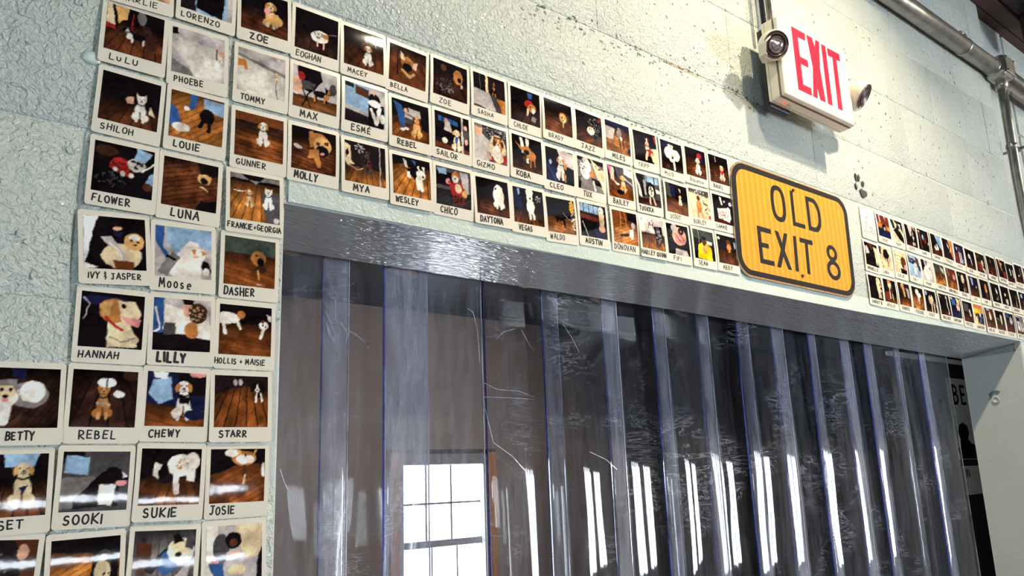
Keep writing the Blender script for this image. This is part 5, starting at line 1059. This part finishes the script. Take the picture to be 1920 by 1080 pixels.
for nm_, P in SCR.items():
    o = strip_under(P[len(P)//2][0])
    yy = min(v.co.y for v in o.data.vertices)-.0006
    bm = bmesh.new(); ribbon(bm, P, .0022 if nm_ == 'd1' else .0012, lambda zz: yy)
    bm_obj('scratch', bm, MT['pvcwhite'], o)
rail = box('curtain_rail', .25, 2.70, .196, .26, .407, .44, MT['galv'], bevel=.002)
tag(rail, 'metal rail hidden above the doorway carrying the strips', 'rail')

# ------------------------------------------------------------------ the room beyond the strips
YB = 3.0
wb = S(empty('wall_back', (2.3, YB, 0)))
wx0, wx1, wz0, wz1 = 2.035, 2.575, -1.05, .135
def W(n, *a, **k): o = box(n, *a, **k); return loc_parent(o, wb)
bm = bmesh.new()
add_box(bm, -1.2, wx0, YB, YB+.12, FL, 1.05); add_box(bm, wx1, WR, YB, YB+.12, FL, 1.05); add_box(bm, wx0, wx1, YB, YB+.12, wz1, 1.05); add_box(bm, wx0, wx1, YB, YB+.12, FL, wz0)
loc_parent(bm_obj('wall_panel', bm, MT['farwall']), wb)
fw = S(empty('window_1', (2.3, YB, -.4)))
def WP(n, *a, **k): o = box(n, *a, **k); return loc_parent(o, fw)
WP('casing', wx1+.028, wx1+.088, YB-.03, YB-.001, wz0-.05, .205, MT['trimwood'], bevel=.004, seg=2, label='honey wood side casing')
WP('casing', wx0-.088, wx0-.028, YB-.03, YB-.001, wz0-.05, .205, MT['trimwood'], bevel=.004, seg=2, label='honey wood side casing')
WP('head_trim', wx0-.10, wx1+.088, YB-.032, YB-.001, .206, .222, MT['darkwood'], bevel=.003)
WP('frame', wx0-.028, wx0+.0, YB-.02, YB+.10, wz0, wz1, MT['sash'], bevel=.003)
WP('frame', wx1-.0, wx1+.028, YB-.02, YB+.10, wz0, wz1, MT['sash'], bevel=.003)
WP('frame', wx0-.028, wx1+.028, YB-.02, YB+.10, wz1-.001, wz1+.05, MT['sash'], bevel=.003)
WP('meeting_rail', wx0, wx1, YB+.02, YB+.06, -.335, -.295, MT['sash'], bevel=.003)
for xm in (2.203, 2.372):
    WP('muntin', xm-.006, xm+.006, YB+.03, YB+.05, -.30, wz1, MT['sash'])
    WP('muntin', xm+.030, xm+.040, YB+.03, YB+.05, wz0, -.33, MT['sash'])
WP('muntin', wx0, wx1, YB+.03, YB+.05, -.094, -.082, MT['sash'])
WP('muntin', wx0, wx1, YB+.03, YB+.05, -.72, -.708, MT['sash'])
WP('pane', wx0, wx1, YB+.055, YB+.058, wz0, wz1, MT['skyfar'])
# low dark ceiling of that room: planks and joists
cb_ = S(empty('ceiling_back', (2.3, 1.6, 1.05)))
for k in range(16):
    y0 = .20+k*.18
    loc_parent(box('plank', -1.2, WR, y0+.002, y0+.178, 1.052+R.uniform(0, .006), 1.08, MT['plankwood']), cb_)
loc_parent(box('beam', -1.2, WR, 2.74, 2.995, .98, 1.051, MT['darkwood'], bevel=.01), cb_) if False else None
for k, (bx0, by0) in enumerate(((1.02, 2.15), (1.63, 2.22), (2.24, 2.10), (2.9, 2.2), (3.6, 2.2))):
    bm = bmesh.new(); add_box(bm, -.10, .10, -.022, .022, -.015, .015, .003)
    bmesh.ops.rotate(bm, verts=bm.verts, cent=(0, 0, 0), matrix=Matrix.Rotation(math.radians(24), 3, 'Z'))
    bmesh.ops.translate(bm, verts=bm.verts, vec=(bx0, by0, 1.034))
    loc_parent(bm_obj('brace', bm, MT['palewood']), cb_)
S(box('wall_left', -1.25, -1.2, .19, 3.1, FL, 1.2, MT['roomwall']))
S(box('wall_right', WR, WR+.05, -6.1, 3.1, FL, CE, MT['roomwall']))
# charcoal partition close behind the right end of the curtain, with posters
pt = S(box('wall_partition', 3.42, 5.6, .66, .72, FL, 1.05, MT['partition'], bevel=.004))
po = empty('poster', (3.76, .655, .22), 'grey poster lettered BE with a dark dog silhouette behind the right curtain end', 'poster')
def PP(o): return loc_parent(o, po)
def quadp(name, P, m, y0, y1, **kw):
    bm = bmesh.new(); add_prism(bm, P, y0, y1); return PP(bm_obj(name, bm, m, **kw))
quadp('sheet', [(3.655, .025), (3.645, .405), (3.93, .405), (3.93, .025)], MT['poster'], .6560, .6590)
def glyph(s, x0, z0, w_, h_, pen, m=MT['ink'], y=.6552):
    bm = bmesh.new(); x_ = x0
    for c_ in s:
        for st_ in G[c_]: ribbon(bm, [(x_+a*w_, z0+b*h_) for a, b in st_], pen, lambda zz: y)
        x_ += w_*1.25*adv(c_)
    return PP(bm_obj('lettering', bm, m))
glyph('BEA', 3.690, .285, .062, .085, .014)
quadp('silhouette', [(3.675, .040), (3.655, .075), (3.69, .085), (3.70, .115), (3.685, .15), (3.705, .185), (3.745, .195), (3.785, .18), (3.795, .15), (3.775, .12), (3.80, .10), (3.84, .09), (3.93, .10), (3.93, .028), (3.67, .028)], MT['black'], .6545, .6558)
tp = box('pale_pipe', 3.0, 4.5, .58, .60, .455, .475, MT['poster'], bevel=.006, seg=2)
tag(tp, 'pale horizontal rod behind the curtain at the right', 'rod')
lb = empty('label_card', (3.76, .655, -.06), 'small grey card lettered IN below the lettered poster', 'card')
t = box('sheet', 3.675, 3.86, .6560, .6590, -.135, -.005, MT['poster']); loc_parent(t, lb)
bm = bmesh.new(); x_ = 3.70
for c_ in 'IN':
    for st_ in G[c_]: ribbon(bm, [(x_+a*.028, -.055+b*.034) for a, b in st_], .006, lambda zz: .6552)
    x_ += .03*adv(c_)
t = bm_obj('lettering', bm, MT['ink']); loc_parent(t, lb)

# ------------------------------------------------------------------ shell of the room the photograph is taken in
S(box('floor', WL, WR, -6.2, 3.15, FL-.05, FL, MT['floorwood']))
cl = S(empty('ceiling', (2, -3, CE)))
for k in range(23):
    y0 = -6.1+k*.264
    t = box('plank', WL, WR, y0+.003, y0+.261, CE+.001+R.uniform(0, .004), CE+.03, MT['darkwood']); loc_parent(t, cl)
for k in range(10):
    x0 = -3.4+k*1.3
    t = box('joist', x0, x0+.07, -6.1, -.06, CE-.14, CE+.0005, MT['darkwood'], bevel=.004); loc_parent(t, cl)
t = box('ledger', WL, WR, -.058, -.002, CE-.012, CE+.0005, plain('brown_ledger', (70, 42, 36), .6), bevel=.004); loc_parent(t, cl)
t = box('ledger', 2.869, WR, -.0015, .060, CE-.012, CE+.0005, plain('brown_ledger_end', (70, 42, 36), .6)); loc_parent(t, cl)
t = box('ceiling_board', WL, WR, -.01, .20, CE+.001, CE+.03, MT['darkwood']); loc_parent(t, cl)
S(box('wall_side', WL-.05, WL, -6.2, .19, FL, CE, MT['roomwall']))
# rear wall with real window openings
RW = [(.30, 2.10, -.14, .05, 5), (2.56, 2.97, -.42, .12, 8), (3.05, 3.34, -.60, -.02, 6), (3.42, 3.66, -1.1, .02, 2), (5.25, 6.1, -1.1, .34, 3), (6.5, 7.7, -1.1, .30, 3)]
bm = bmesh.new(); xs = [WL]+[v for a in RW for v in a[:2]]+[WR]
for k in range(0, len(xs), 2): add_box(bm, xs[k], xs[k+1], -6.2, -6.0, FL, CE)
for a, b, c, d, n_ in RW: add_box(bm, a, b, -6.2, -6.0, FL, c); add_box(bm, a, b, -6.2, -6.0, d, CE)
S(bm_obj('wall_rear', bm, MT['roomwall']))
for k, (a, b, c, d, n_) in enumerate(RW):
    we = S(empty('window_%d' % (k+2), ((a+b)/2, -6.0, c)))
    def WW(n, *ar, **kk): return loc_parent(box(n, *ar, **kk), we)
    WW('pane', a, b, -6.12, -6.11, c, d, MT['sky'])
    WW('frame', a, a+.03, -6.1, -5.985, c, d, MT['sash']); WW('frame', b-.03, b, -6.1, -5.985, c, d, MT['sash'])
    WW('frame', a, b, -6.1, -5.985, d-.03, d, MT['sash']); WW('sill', a-.03, b+.03, -6.1, -5.95, c-.03, c+.01, MT['sash'])
    for j in range(1, n_+1):
        xm = a+(b-a)*j/(n_+1); WW('mullion', xm-.007, xm+.007, -6.09, -6.03, c, d, MT['sash'])
